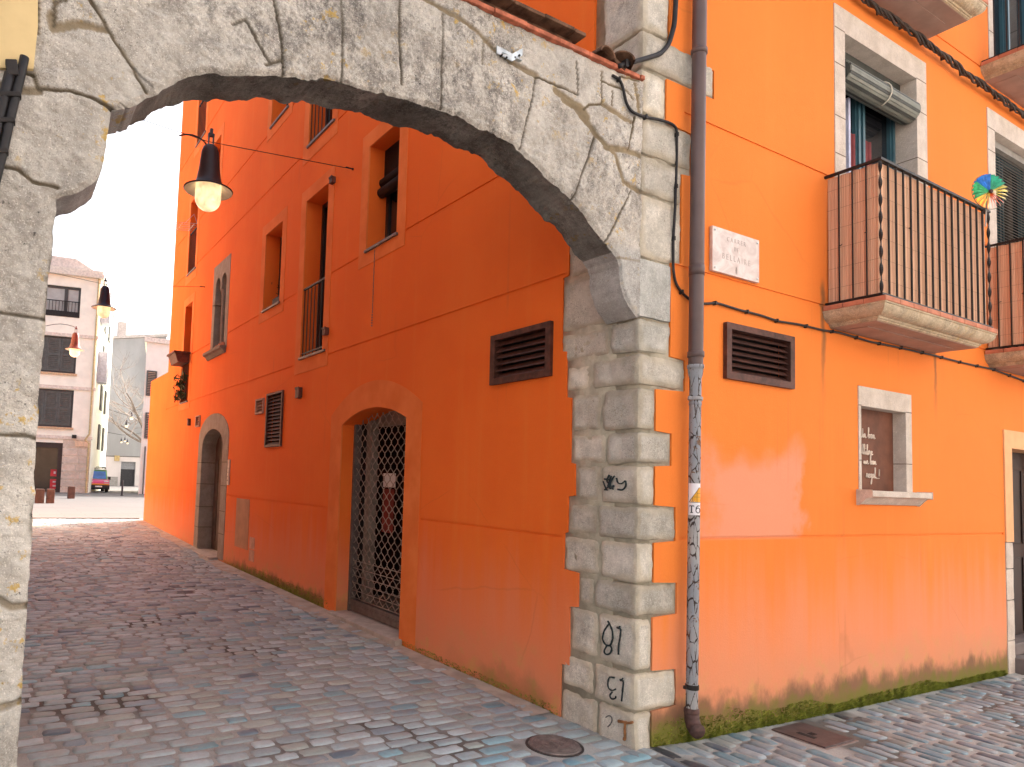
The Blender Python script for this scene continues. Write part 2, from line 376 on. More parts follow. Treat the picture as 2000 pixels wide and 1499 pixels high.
def seg_rect(y0, y1, z0, zs, rise, n=14):                       # flat segmental arch
    return [(y0, z0), (y1, z0)] + [(y1 + (y0 - y1) * k / n, zs + rise * (1 - (2 * k / n - 1) ** 2)) for k in range(n + 1)]
shut = seg_rect(2.84, 4.31, .035, 2.235, .155)
sdoor = arch_rect(8.86, 10.92, .10, 2.28, .47)
goth = rect(9.30, 10.42, 3.93, 5.69)
holesA = [rect(*v) for v in win.values()] + [shut, sdoor, goth, rect(.80, 1.47, 2.43, 2.80), rect(6.28, 6.91, 2.05, 2.82), rect(7.10, 7.42, 2.58, 2.78), rect(10.92, 11.2, 2.57, 2.76)]
gA = []                                                         # groove segments: y0, y1, z
def grooves(z, stops):
    for a, b in stops: gA.append((a, b, z))
grooves(3.145, [(.66, 4.78), (5.95, 11.85), (12.95, 14.28)]); grooves(4.18, [(.52, 2.98), (4.06, 4.78), (5.95, 6.45), (7.56, 9.27), (10.46, 12.0), (12.85, 14.1)])
grooves(6.17, [(.45, 4.77), (5.97, 11.88), (12.95, 14.2)]); grooves(7.16, [(.45, 2.98), (4.06, 4.77), (5.97, 6.44), (7.56, 11.88), (12.95, 14.2)])
grooves(9.1, [(.45, 11.6), (12.75, 14.2)]); grooves(1.245, [(.66, 2.53), (4.62, 8.80), (10.98, 16.4)])
GH = .011
holesA += [rect(a, b, z - GH, z + GH) for a, b, z in gA]
M_ = MB()
outA = Ledge + [(L1, H), (L1, 4.07), (L2, 4.07), (L2, -.25)]
M_.slab(outA, holesA, fA, 0., .35)
for a, b, z in gA: M_.box(.009, .06, a - .01, b + .01, z - GH - .01, z + GH + .01)
M_.build('alley_wall', PL, ob)
M_ = MB()
gS = [(.42, 2.26, 4.175), (.32, 2.26, 3.10), (.40, 5.30, 1.285), (3.88, 5.10, 4.175), (3.88, 5.10, 3.10), (.30, 5.16, 6.035)]
holesS = [rect(2.28, 3.84, 3.06, 5.68), rect(5.12, 6.75, 3.06, 5.65), rect(2.28, 3.84, 6.06, 8.6), rect(5.2, 6.75, 6.06, 8.6), rect(2.6, 3.475, 1.62, 2.515), rect(5.33, 6.9, -.12, 2.335),
          rect(.87, 1.645, 2.41, 2.765)] + [rect(a, b, z - GH, z + GH) for a, b, z in gS]
M_.slab(Redge + [(14, H), (14, -.3)], holesS, fS, 0., .35)
for a, b, z in gS: M_.box(a - .008, b + .008, .009, .06, z - GH - .01, z + GH + .01)
M_.build('street_wall', PL, ob)
M_ = MB(); M_.box(.05, 13.9, .06, L1 - .02, H - .25, H - .1); M_.box(.05, 13.9, L1 - .3, L2 - .02, 3.8, 3.95)  # unseen roof added so the sun cannot pass through the hollow building
M_.box(.36, 13.9, L1 - .02, L1 + .18, 3.96, H - .26); M_.box(.36, 13.9, L2 - .3, L2 - .01, -.25, 3.79)
M_.build('roof_and_rear_wall', PL, ob)

# corner stones -----------------------------------------------------------
Z = [-.2, .215, .455, .795, 1.005, 1.265, 1.495, 1.755, 1.975, 2.255, 2.475, 2.70, 3.09, 3.52, 3.78, 4.055, 4.365, 4.62, 5.15, 5.7, 6.3, 6.9]
CL = [.30, .34, .30, .34, .30, .32, .30, .26, .30, .40, .24, .24, .34, .3, .3, .3, .3, .42, .42, .42, .42, .42]
def edge_at(E, z):
    r = [u for (u, v), (u2, v2) in zip(E[:-1], E[1:]) if v <= z <= v2 and abs(u - u2) < .03]
    return r[0] if r else E[-1][0]
M_ = MB(); N_ = MB()
M_.box(.022, .34, .022, .34, -.3, H, (*(1, 1, 1), 0.)); M_.box(.012, .3, .2, .72, -.3, 4.6, (1, 1, 1, 0.)); M_.box(.13, .76, .014, .3, -.3, 4.75, (1, 1, 1, 0.)); M_.box(.022, .3, .2, .46, 4.6, H, (1, 1, 1, 0.)); M_.box(.13, .33, .022, .3, 4.75, H, (1, 1, 1, 0.))
rr = random.Random(5)
def tn(k=.1, w=0): v = 1 + rr.uniform(-k, k); return (v * (1 + w), v, v * (1 - w), 1.)
for i in range(len(Z) - 1):
    z0, z1 = Z[i], Z[i + 1]; zm = (z0 + z1) / 2; g = .006 if i != 2 and i != 9 else .013
    rx = edge_at(Redge, zm) - .004; ly = edge_at(Ledge, zm) - .004
    smooth = 11 <= i <= 11
    t = tn(.17, .02)
    if smooth: t = (.86, .90, .95, 1.)
    if i == 10: t = (.86, .88, .9, 1)
    if i in (7, 5): t = (.88, .87, .86, 1)
    cl = min(CL[i], ly - .08)
    M_.block(-.004, rx, -.004, cl, z0 + g, z1 - g, r=.030 if not smooth else .008, res=.02, amp=.011 if not smooth else .003, tint=t)
    if ly - cl > .12 and i < 17:
        M_.block(.004, .3, cl + .012, ly, z0 + g + .008, z1 - g - .006, r=.024, res=.02, amp=.010, tint=tn(.17, .03))
M_.build('corner_stones', QUOIN, ob, smooth=True)
def quoin_surf(p): return p
INK = plain('black_spray_paint', (.018, .03, .032), .7, 0, .3, 40)
RUSTY = plain('rust_stain', (.27, .12, .045), .9, 0, .3, 30)
def strokes(name, ss, mat, wd, off=.013, side='A'):
    m = MB()
    for s in ss:
        pts = [(hit(px, py, 0, -off) if side == 'A' else hit(px, py, 1, -off)) for px, py in s]
        # resample smoothly
        P = np.array(pts); d = np.r_[0, np.cumsum(np.linalg.norm(np.diff(P, axis=0), axis=1))]; n = max(3, int(d[-1] / .012))
        t = np.linspace(0, d[-1], n); P = np.stack([np.interp(t, d, P[:, k]) for k in range(3)], 1)
        if n > 5: P[1:-1] = .25 * P[:-2] + .5 * P[1:-1] + .25 * P[2:]
        m.tube(P, [wd / 2 * (.8 + .4 * random.random()) for _ in P], 6)
    return m.build(name, mat, ob, smooth=True)
strokes('painted_number', [[(1190, 1218), (1180, 1232), (1176, 1248), (1182, 1260), (1192, 1262), (1197, 1248), (1196, 1232), (1190, 1218), (1187, 1213)], [(1185, 1262), (1179, 1272), (1182, 1279), (1191, 1278), (1196, 1268), (1191, 1260)],
    [(1205, 1226), (1213, 1228), (1211, 1245), (1208, 1262), (1208, 1279)], [(1207, 1228), (1211, 1224)]], INK, .012)['label'] = 'black painted number 18 upside down'
strokes('painted_number', [[(1200, 1324), (1190, 1322), (1187, 1332), (1188, 1345), (1196, 1350), (1203, 1346)], [(1196, 1352), (1190, 1358), (1193, 1366), (1203, 1365), (1203, 1360)], [(1211, 1328), (1218, 1330), (1216, 1348), (1214, 1370)], [(1212, 1330), (1217, 1325)]], INK, .011)['label'] = 'black painted number 13 upside down'
strokes('painted_number', [[(1183, 1402), (1187, 1398), (1194, 1399), (1196, 1407), (1192, 1416), (1187, 1420)]], plain('faded_paint', (.10, .10, .10), .8), .007)
strokes('rust_mark', [[(1208, 1409), (1218, 1411), (1228, 1413), (1236, 1411)], [(1221, 1412), (1220, 1425), (1221, 1440), (1219, 1446)]], RUSTY, .02)
strokes('spray_scribble', [[(1178, 940), (1182, 952), (1186, 958)], [(1190, 928), (1184, 940), (1192, 948), (1181, 957)], [(1194, 930), (1188, 946), (1198, 956)], [(1200, 930), (1192, 942), (1190, 956), (1199, 949)], [(1204, 934), (1206, 944), (1214, 946), (1222, 938), (1223, 950), (1216, 958), (1206, 956)],
    [(1180, 936), (1196, 938), (1186, 950), (1198, 952)]], INK, .012)

# windows, alley side ------------------------------------------------------
def band_ring(y0, y1, z0, z1, w_=.17, wt=.17, wb=.15):
    m = MB(); m.slab(rect(y0 - w_, y1 + w_, z0 - wb, z1 + wt), [rect(y0 + .004, y1 - .004, z0 + .004, z1 - .004)], fA, -.006, .012); return m
def alley_window(k, sill=True, rail=False, deep=.24):
    y0, y1, z0, z1 = win[k]
    m = MB(); D = deep
    m.box(D, D + .05, y0 - .002, y0 + .055, z0, z1); m.box(D, D + .05, y1 - .055, y1 + .002, z0, z1)
    m.box(D, D + .05, y0 + .055, y1 - .055, z1 - .055, z1); m.box(D, D + .05, y0 + .055, y1 - .055, z0, z0 + .06); m.box(D - .004, D + .046, (y0 + y1) / 2 - .035, (y0 + y1) / 2 + .035, z0 + .06, z1 - .055)
    f = m.build('window', plain('dark_window_frame', (.03, .018, .014), .5) if 'dwf' not in globals() else dwf, ob)
    m = MB(); m.box(D + .025, D + .03, y0 + .05, y1 - .05, z0 + .05, z1 - .05); m.build('pane', GLASS, f)
    band_ring(y0, y1, z0, z1, wb=.19 if rail else .15).build('surround', BAND, f)
    m = MB(); m.box(-.032, D + .02, y0 - (.03 if not rail else .1), y1 + .0, z0 - .004, z0 + .026); m.build('sill', GREY, f, bevel=.004)
    if rail:
        m = MB(); zt = z0 + .98
        m.box(.010, .035, y0 - .02, y1 + .0, zt - .012, zt + .012); m.box(.012, .030, y0 + .005, y1 - .005, z0 + .07, z0 + .09)
        n = 7
        for i in range(n): yy = y0 + .03 + (y1 - y0 - .06) * i / (n - 1); m.tube([(.022, yy, z0 + .02), (.022, yy, zt)], .007, 6)
        m.build('railing', IRON, f)
    return f
dwf = plain('dark_window_frame', (.03, .018, .014), .5)
W = {}
for k in win: W[k] = alley_window(k, rail=k in ('W2', 'W5', 'W8', 'W7'))
# rolled dark blind inside the near window, flower pot on the next one
m = MB(); y0, y1, z0, z1 = win['W1']
m.tube([(.17, y0 + .01, z1 - .52), (.17, y1 - .01, z1 - .52)], .06, 12); m.tube([(.185, y0 + .01, z1 - .40), (.185, y1 - .01, z1 - .40)], .055, 12); m.box(.20, .24, y0 + .005, y1 - .005, z1 - .55, z1 - .002)
m.build('blind', plain('dark_blind', (.012, .006, .005), .8, 0, .3, 30), W['W1'], smooth=True)
m = MB(); yc = 3.16 + .47
for i in range(18): m.box(-.012, -.006, yc - .0025 + .003 * (i % 2), yc + .0025 + .003 * (i % 2), 4.16 - .04 * (i + 1), 4.16 - .04 * i - .004)
for i in range(5): m.lathe([(0, -.012), (.009, 0), (0, .012)], (-.012, yc, 3.42 - .03 * i), 8)
m.build('pull_chain', GREY, W['W1'])
# gothic two-light stone window
yg0, yg1, zg0, zg1 = 9.30, 10.42, 3.93, 5.69
def lobed(c, r, zs, n=12): return [(c + r * math.cos(a), zs + r * 1.15 * math.sin(a)) for a in [math.pi * k / n for k in range(n + 1)]]
op = [(9.50, 4.0), (10.24, 4.0)] + [(10.24, 5.13)] + lobed(10.075, .165, 5.22) + [(9.91, 5.12), (9.83, 5.12)] + lobed(9.665, .165, 5.22) + [(9.50, 5.13)]
m = MB(); m.slab(rect(yg0 + .003, yg1 - .003, zg0 + .003, zg1 - .003), [op], fA, -.006, .33, (1, 1, 1, 1))
f = m.build('gothic_window', GREYST, ob)
m = MB(); m.box(.335, .34, 9.4, 10.3, 3.95, 5.6); m.build('pane', GLASS, f)
m = MB(); m.lathe([(.035, 4.02), (.04, 5.02), (.06, 5.12), (.07, 5.14)], (.06, 9.87, 0), 10); m.box(-.03, .3, 10.16, 10.30, 4.90, 4.97, (1, 1, 1, 1)); m.build('column', GREYST, f, smooth=False)
m = MB(); m.prism([(-.12, 3.97), (.3, 3.97), (.3, 3.84), (-.03, 3.84), (-.07, 3.90), (-.12, 3.92)], lambda u, v, w_: (u, w_, v), 9.34, 10.54, (.7, .7, .7, 1)); m.build('sill', GREYST, f)
m = MB()
for i in range(7): m.box(-.03, .02, 9.40 + i * .1, 9.46 + i * .1, 3.975, 4.04 + .02 * (i % 2))
build_each(m, 'flower_pot', TERRA, f)

# stone doorway in the alley ----------------------------------------------
m = MB(); inn = arch_rect(9.20, 10.62, .10, 2.12, .33)
outd = arch_rect(8.865, 10.915, .105, 2.28, .465)
m.slab(outd, [[(a, b + .003) for a, b in inn]], fA, -.012, .33, (1, 1, 1, 1))
sd = m.build('side_door', GREYST, ob)
m = MB()
for z in (.55, .95, 1.4, 1.82):
    for a, b in ((8.87, 9.2), (10.62, 10.91)): m.box(-.0135, -.008, a, b, z - .006, z + .006)
    m.box(-.01, .33, 10.6185, 10.6205, z - .006, z + .006)
build_each(m, 'joint', plain('stone_joint', (.12, .09, .07), .9), sd)
m = MB(); m.slab([(a, b) for a, b in arch_rect(9.1, 10.7, .1, 2.12, .36)], [], fA, .27, .31)
for i in range(5): m.box(.255, .272, 9.24 + i * .28, 9.46 + i * .28, .3, 1.9)
dl = m.build('door_leaf', plain('grey_brown_wood', (.10, .075, .06), .7, 0, .3, 6), sd)
m = MB(); m.lathe([(0, .0), (.02, .0), (.028, .02), (0, .04)], (.24, 9.36, 1.1), 10, 0); m.build('handle', IRON, sd)
m = MB(); m.box(-.16, .3, 9.18, 10.64, .02, .125); m.build('threshold', LIME, sd, bevel=.008)
m = MB(); m.box(-.02, .01, 8.70, 8.82, 1.42, 1.86); ip = m.build('intercom', plain('beige_plastic', (.5, .4, .33), .5), ob, bevel=.004)
m = MB()
for i in range(4): m.lathe([(0, -.026), (.012, -.026), (.012, -.019)], (0, 8.76, 1.5 + .07 * i), 8, 0)
build_each(m, 'button', GREY, ip)

# arched shop door with roller lattice -------------------------------------
m = MB(); bo = seg_rect(2.55, 4.61, -.02, 2.36, .32, 18); m.slab(bo, [[(2.844, -.021 + .03), (4.306, .009)] + [(a, b - .004) for a, b in shut[2:]]], fA, -.004, .012)
sh = m.build('shop_door_surround', BAND, ob)
m = MB(); m.box(-.085, .34, 2.78, 4.36, -.06, .062, None); m.build('threshold', LIME, sh, bevel=.006)
lat = MB(); n = 21; ys = np.linspace(2.89, 4.26, n); pitch = ys[1] - ys[0]
for i, yy in enumerate(ys):
    zz = np.arange(.22, 2.36, .011); ztop = 2.235 + .155 * (1 - (2 * (yy - 2.84) / 1.47 - 1) ** 2)
    P = [(.20 + (.004 if i % 2 else -.004), yy + pitch * .5 * math.sin(z / .066 * math.pi + (math.pi if i % 2 else 0)), z) for z in zz if z < ztop]
    lat.tube(P, .0045, 5)
for i, z in enumerate(np.arange(.22, .72, .085)): lat.tube([(.20, 2.87, z), (.20, 4.28, z)], .005, 6)
sdr = lat.build('roller_shutter', plain('shutter_steel', (.36, .30, .25), .5, .3, .25, 20), ob, smooth=True)
m = MB(); m.box(.175, .225, 2.86, 4.29, .075, .20); m.box(.165, .235, 2.86, 4.29, .14, .155); m.build('bottom_rail', GREY, sdr)
m = MB(); m.box(.16, .25, 2.842, 2.875, .04, 2.3); m.box(.16, .25, 4.275, 4.308, .04, 2.3); build_each(m, 'guide_rail', GREY, sdr)
m = MB(); m.box(.30, .40, 4.13, 4.24, .05, 2.40); m.box(.345, .40, 2.84, 2.98, .05, 2.40); m.box(.345, .40, 2.98, 4.03, 2.22, 2.40); m.build('shop_frame', plain('pale_grey_frame', (.26, .225, .19), .6), sh)
m = MB(); m.box(.255, .345, 4.24, 4.309, .04, 2.34); m.build('shade_strip', DARK, sh)  # dark strip in place of the shaded gap beside the frame post
m = MB(); m.box(1.35, 1.4, 1.9, 5.3, -.1, 2.9); m.box(.4, 1.4, 1.85, 1.9, -.1, 2.9); m.box(.4, 1.4, 5.25, 5.3, -.1, 2.9); m.box(.4, 1.4, 1.9, 5.25, 2.5, 2.55); m.build('shop_interior', plain('dim_interior', (.035, .02, .015), .9, 0, .4, 4), sh)
m = MB()
for z in (.62, 1.12, 1.6): m.box(.95, 1.33, 2.6, 4.3, z, z + .03)
build_each(m, 'shelf', plain('shelf_wood', (.12, .05, .03), .7), sh)
rs = random.Random(3)
gc = [(.35, .33, .31), (.28, .06, .03), (.30, .12, .03), (.06, .06, .1), (.4, .2, .08)]
gm = [plain('goods_colour', c, .6) for c in gc]
for z in (.65, 1.15, 1.63):
    y = 2.65
    while y < 4.2:
        w_ = rs.uniform(.06, .14); h = rs.uniform(.1, .3); m = MB(); c = rs.randrange(5)
        m.lathe([(0, 0), (w_ / 2, 0), (w_ / 2, h * .6), (w_ / 4, h * .8), (w_ / 4, h), (0, h)], (1.08, y + w_ / 2, z), 10) if c in (0, 3) else m.box(1.0, 1.14, y, y + w_, z, z + h)
        m.build('goods', gm[c], sh); y += w_ + rs.uniform(.02, .2)
m = MB(); m.box(.41, .414, 3.72, 4.0, 1.52, 1.68); m.build('paper_notice', WHITE, sh)
m = MB(); m.box(.41, .414, 3.74, 4.0, 1.0, 1.5); m.build('poster', plain('dull_red_poster', (.22, .04, .03), .6), sh)

# vents ----------------------------------------------------------------
def vent(u0, u1, v0, v1, n, fm, mat, sgn, fw=.055):
    m = MB(); m.slab(rect(u0, u1, v0, v1), [rect(u0 + fw, u1 - fw, v0 + fw * .9, v1 - fw * .8)], fm, -.03, .06)
    f = m.build('vent', mat, ob, bevel=.004)
    m = MB(); hh = (v1 - v0 - fw * 1.7) / n
    for i in range(n):
        z = v0 + fw * .9 + hh * i
        m.prism([(-.014, z + hh * .06), (-.008, z), (.030, z + hh * .80), (.026, z + hh * .88)], lambda a, b, w_: fm(w_, b, a), u0 + fw * .8, u1 - fw * .8)
    m.build('louvre', mat, f)
    m = MB(); m.prism(rect(u0 + .01, u1 - .01, v0 + .01, v1 - .01), fm, .085, .10)
    m.build('backing', DARK, f); return f
vent(.85, 1.665, 2.39, 2.787, 7, fS, RUST, 1); vent(.78, 1.49, 2.41, 2.82, 6, fA, RUST, 1); vent(6.26, 6.93, 2.03, 2.84, 14, fA, RUST, 1, .04)
SV = plain('pale_small_vent', (.42, .24, .17), .7)
vent(7.08, 7.44, 2.56, 2.80, 4, fA, SV, 1, .03); vent(10.9, 11.22, 2.55, 2.78, 4, fA, SV, 1, .03)
# little wall lamps / boxes and covers
for (a, b, c, d) in [(583, 757, 591, 779), (636, 640, 643, 657), (370, 818, 373, 832), (650, 345, 656, 362), (656, 196, 661, 208)]:
    p = onA(a, d); q = onA(c, b); m = MB()
    m.box(-.055, .01, min(p[1], q[1]), max(p[1], q[1]), p[2], q[2]); m.box(-.062, -.05, min(p[1], q[1]) - .006, max(p[1], q[1]) + .006, q[2] - .02, q[2] + .006)
    m.build('junction_box', RUST, ob, bevel=.004)
PANEL = plain('beige_access_cover', (.46, .24, .13), .8, 0, .12, 4)
m = MB(); m.box(-.008, .02, 7.56, 8.23, .42, 1.215); m.build('access_cover', PANEL, ob, bevel=.003)
PAN2 = plain('pink_access_cover', (.62, .33, .22), .8)
m = MB(); m.box(-.008, .02, 7.24, 7.47, .46, .64); m.box(-.008, .02, 7.24, 7.47, .27, .445); build_each(m, 'access_cover', PAN2, ob, bevel=.003)

# street windows with stone frames -----------------------------------------
def stone_frame(x0, x1, z0, z1, ix0, ix1, iz1, name='window', depth=.24, joints=()):
    m = MB(); m.slab(rect(x0 + .003, x1 - .003, z0, z1 - .003), [rect(ix0, ix1, z0 + .04, iz1)], fS, -.006, depth, (1, 1, 1, 1))
    f = m.build(name, FRAME, ob, bevel=.005)
    m = MB()
    for z in joints:
        for a, b in ((x0 + .004, ix0), (ix1, x1 - .004)): m.box(a, b, -.0075, .0, z - .004, z + .004)
        m.box(ix1 - .0015, ix1 + .001, -.005, depth, z - .004, z + .004)
    if joints: build_each(m, 'joint', plain('frame_joint', (.20, .15, .11), .9), f)
    return f
def casement(f, x0, x1, z0, z1, D, curtain=True):
    m = MB(); n = 4; w_ = (x1 - x0) / 2
    for i in range(2):
        a = x0 + i * w_; b = a + w_
        for p, q in ((a, a + .075), (b - .075, b)): m.box(p + .002, q - .002, D, D + .05, z0, z1); m.box(p + .02, q - .02, D - .018, D, z0, z1)
        m.box(a + .075, b - .075, D, D + .05, z1 - .08, z1); m.box(a + .075, b - .075, D, D + .05, z0, z0 + .1)
    m.build('casement', TEAL, f)
    m = MB(); m.box(x0 + .05, x1 - .05, D + .03, D + .036, z0 + .05, z1 - .05); m.build('pane', GLASS, f)
f1 = stone_frame(2.28, 3.84, 3.0, 5.68, 2.44, 3.65, 5.47, joints=(5.475, 5.17, 4.72, 4.4, 3.9))
casement(f1, 2.44, 3.65, 3.05, 5.47, .18)
m = MB(); m.box(2.50, 2.56, .165, .178, 3.2, 4.86); m.box(2.80, 2.83, .150, .178, 3.2, 5.1); m.build('curtain', plain('white_net_curtain', (.55, .58, .75), .8), f1) if False else build_each(m, 'curtain', plain('white_net_curtain', (.55, .58, .75), .8), f1)
m = MB()
for i in range(9): m.tube([(2.86 + i * .045, .20 + .008 * (i % 2), 3.2), (2.86 + i * .045, .20 + .008 * (i % 2), 4.82)], .028, 6)
m.build('curtain', plain('dark_red_curtain', (.22, .05, .05), .9), f1, smooth=True)
bl = MB(); c = (0, .055, 5.16)
NB = 27; bl2 = MB()
for i in range(NB):
    a = 2 * math.pi * i / NB; r = .098; ca, sa = math.cos(a), math.sin(a)
    (bl if i % 3 == 0 else bl2).obox((3.04, c[1] + r * ca, c[2] + r * sa), (.585, 0, 0), (0, .0055 * ca, .0055 * sa), (0, -.0105 * sa, .0105 * ca))
bl.tube([(2.452, .055, 5.16), (3.628, .055, 5.16)], .092, 20)
bl.box(2.442, 3.648, .125, .175, 5.18, 5.468)  # dark header panel standing in for the shadowed soffit above the blind
rb = bl.build('roller_blind', plain('dark_grey_green_slat', (.05, .055, .048), .6, 0, .2, 7), ob); bl2.build('slats', plain('light_grey_green_slat', (.21, .22, .185), .6, 0, .15, 7), rb)
m = MB(); P = [(3.09, .055 - .112 * math.cos(a) , 5.16 + .112 * math.sin(a)) for a in np.linspace(-1.3, 2.0, 16)]; m.tube(P, .006, 6); m.build('cord', plain('pale_cord', (.6, .55, .45), .8), rb, smooth=True)
f2 = stone_frame(5.12, 6.75, 3.0, 5.65, 5.29, 6.55, 5.44, joints=(5.44, 5.2, 4.7, 4.2))
m = MB(); z = 3.2
while z < 5.36:
    m.obox((5.92, .10, z), (.62, 0, 0), (0, .013, .010), (0, -.001, .0012)); z += .032
m.box(5.30, 6.54, .07, .13, 5.36, 5.43); vb = m.build('venetian_blind', plain('grey_blind', (.25, .235, .21), .6), ob)
m = MB()
for x in (5.46, 6.4): m.box(x - .008, x + .008, .078, .082, 3.2, 5.36)
build_each(m, 'cord', plain('pale_cord', (.6, .55, .45), .8), vb)
casement(f2, 5.29, 6.55, 3.05, 5.44, .18)
f3 = stone_frame(2.28, 3.84, 6.0, 8.6, 2.44, 3.65, 8.3); casement(f3, 2.44, 3.65, 6.05, 8.3, .18)
f4 = stone_frame(5.2, 6.75, 6.0, 8.6, 5.33, 6.55, 8.3, joints=(6.5, 7.1, 7.6)); casement(f4, 5.33, 6.55, 6.05, 8.3, .1)
# boarded little window with chalk writing
f5 = stone_frame(2.6, 3.475, 1.60, 2.515, 2.64, 3.37, 2.35, depth=.16, joints=(2.353, 1.90))
m = MB(); m.box(2.62, 3.39, .095, .12, 1.60, 2.36)
bd = m.build('board', plain('brown_board', (.155, .062, .036), .75, 0, .28, 5, .3, .2), ob)
m = MB(); m.prism([(-.115, 1.655), (.15, 1.655), (.15, 1.54), (-.02, 1.54), (-.075, 1.60), (-.115, 1.605)], lambda u, v, w_: (w_, u, v), 2.565, 3.56, (1, 1, 1, 1))
sl_ = m.build('sill', FRAME, f5, bevel=.006)
# cursive strokes, unit: x-height 1
GLY = {'U': (1.5, [[(.1, 2.1), (.0, 1), (.1, .2), (.45, 0), (.9, .3), (1.1, 2.0), (1.05, .5), (1.3, 0), (1.5, .15)]]),
       'n': (1.2, [[(.0, .1), (.15, .9), (.15, 0), (.3, .75), (.6, .95), (.75, .7), (.75, .1), (1.0, .0), (1.2, .25)]]),
       'u': (1.2, [[(-.1, .2), (.1, .95), (.1, .2), (.3, .0), (.6, .25), (.7, .95), (.7, .2), (.9, 0), (1.2, .25)]]),
       'b': (1.1, [[(-.1, .3), (.35, 1.6), (.35, 2.3), (.15, 2.2), (.1, .3), (.3, 0), (.65, .1), (.75, .6), (.5, .9), (.85, .75), (1.1, .8)]]),
       'o': (1.0, [[(.6, .9), (.2, .8), (.05, .4), (.3, 0), (.65, .2), (.7, .7), (.5, .9), (.8, .8), (1.0, .75)]]),
       'l': (.8, [[(-.1, .2), (.4, 1.6), (.4, 2.3), (.2, 2.2), (.15, .4), (.35, 0), (.7, .25)]]),
       'i': (.6, [[(-.1, .2), (.15, .9), (.15, .2), (.3, 0), (.6, .25)], [(.25, 1.3), (.28, 1.4)]]),
       'r': (.9, [[(-.1, .1), (.15, 1.05), (.25, .8), (.6, .85), (.5, .2), (.65, 0), (.9, .25)]]),
       'e': (.9, [[(-.1, .2), (.3, .45), (.6, .7), (.45, .95), (.15, .8), (.1, .3), (.35, 0), (.9, .25)]]),
       'g': (1.0, [[(.65, .8), (.3, .95), (.05, .5), (.25, .1), (.6, .3), (.7, .9), (.65, -.6), (.4, -1.3), (.1, -1.1), (.4, -.4), (1.0, .2)]]),
       'a': (1.0, [[(.65, .8), (.3, .95), (.05, .5), (.25, .05), (.6, .3), (.7, .9), (.7, .2), (.8, 0), (1.0, .2)]]),
       '.': (.4, [[(.1, .0), (.16, .06)]]), '!': (.6, [[(.3, 1.9), (.2, .5)], [(.15, .05), (.2, .1)], [(.36, 1.9), (.24, .5)]]), ' ': (.9, [])}
m = MB()
def write(t, x, z, h):
    for ch in t:
        wd, ss = GLY[ch]
        for s in ss:
            P = np.array([(x + a * h * .82, .091, z + b * h) for a, b in s]); d = np.r_[0, np.cumsum(np.linalg.norm(np.diff(P, axis=0), axis=1))]
            tt = np.linspace(0, d[-1], max(4, int(d[-1] / .006))); P = np.stack([np.interp(tt, d, P[:, k]) for k in range(3)], 1)
            for _ in range(2):
                if len(P) > 4: P[1:-1] = .25 * P[:-2] + .5 * P[1:-1] + .25 * P[2:]
            m.tube(P, .0046, 5)
        x += wd * h * .82
hp = lambda px, py: hit(px, py, 1, .092)
for t, px, py, h in (('Un bon', 1680, 855, .042), ('llibre', 1684, 888, .040), ('un bon', 1687, 907, .037), ('regal...!', 1692, 934, .042)):
    p = hp(px, py); write(t, p[0], p[2], h)
m.build('chalk_writing', plain('chalk', (.72, .62, .52), .9), bd, smooth=True)
# street door at the right edge
m = MB(); m.slab([(5.333, 1.2), (5.333, 2.332), (6.897, 2.332), (6.897, 1.2), (6.74, 1.2), (6.74, 2.15), (5.51, 2.15), (5.51, 1.2)], [], fS, -.012, .30)
fd = m.build('door_frame', plain('pale_orange_paint', (.80, .42, .20), .85, 0, .06), ob, bevel=.004)
m = MB()
for a, b, t in ((-.13, .22, 1.), (.225, .62, .95), (.625, .93, 1.02), (.935, 1.195, .97)): m.block(5.335, 5.50, -.008, .3, a, b, r=.008, res=.04, amp=.003, tint=(t, t, t, 1))
m.build('jamb_stones', FRAME, fd, smooth=True)
m = MB(); m.box(5.5, 6.8, .22, .27, -.1, 2.2)
for x in (5.56, 5.98, 6.4):
    for z in (.2, 1.15): m.box(x, x + .34, .205, .222, z, z + .8)
dd = m.build('street_door', plain('dark_red_brown_door', (.022, .010, .008), .5), ob, bevel=.006)
m = MB(); m.lathe([(0, -.02), (.03, -.015), (.035, .0), (.02, .02), (.02, .06)], (5.64, .16, 1.0), 12, 1); m.build('handle', IRON, dd)
m = MB(); m.box(5.48, 6.8, -.10, .25, -.2, .05); m.box(5.5, 6.8, .02, .25, .05, .17); m.build('step', plain('dark_step_stone', (.16, .13, .12), .7), ob, bevel=.01)

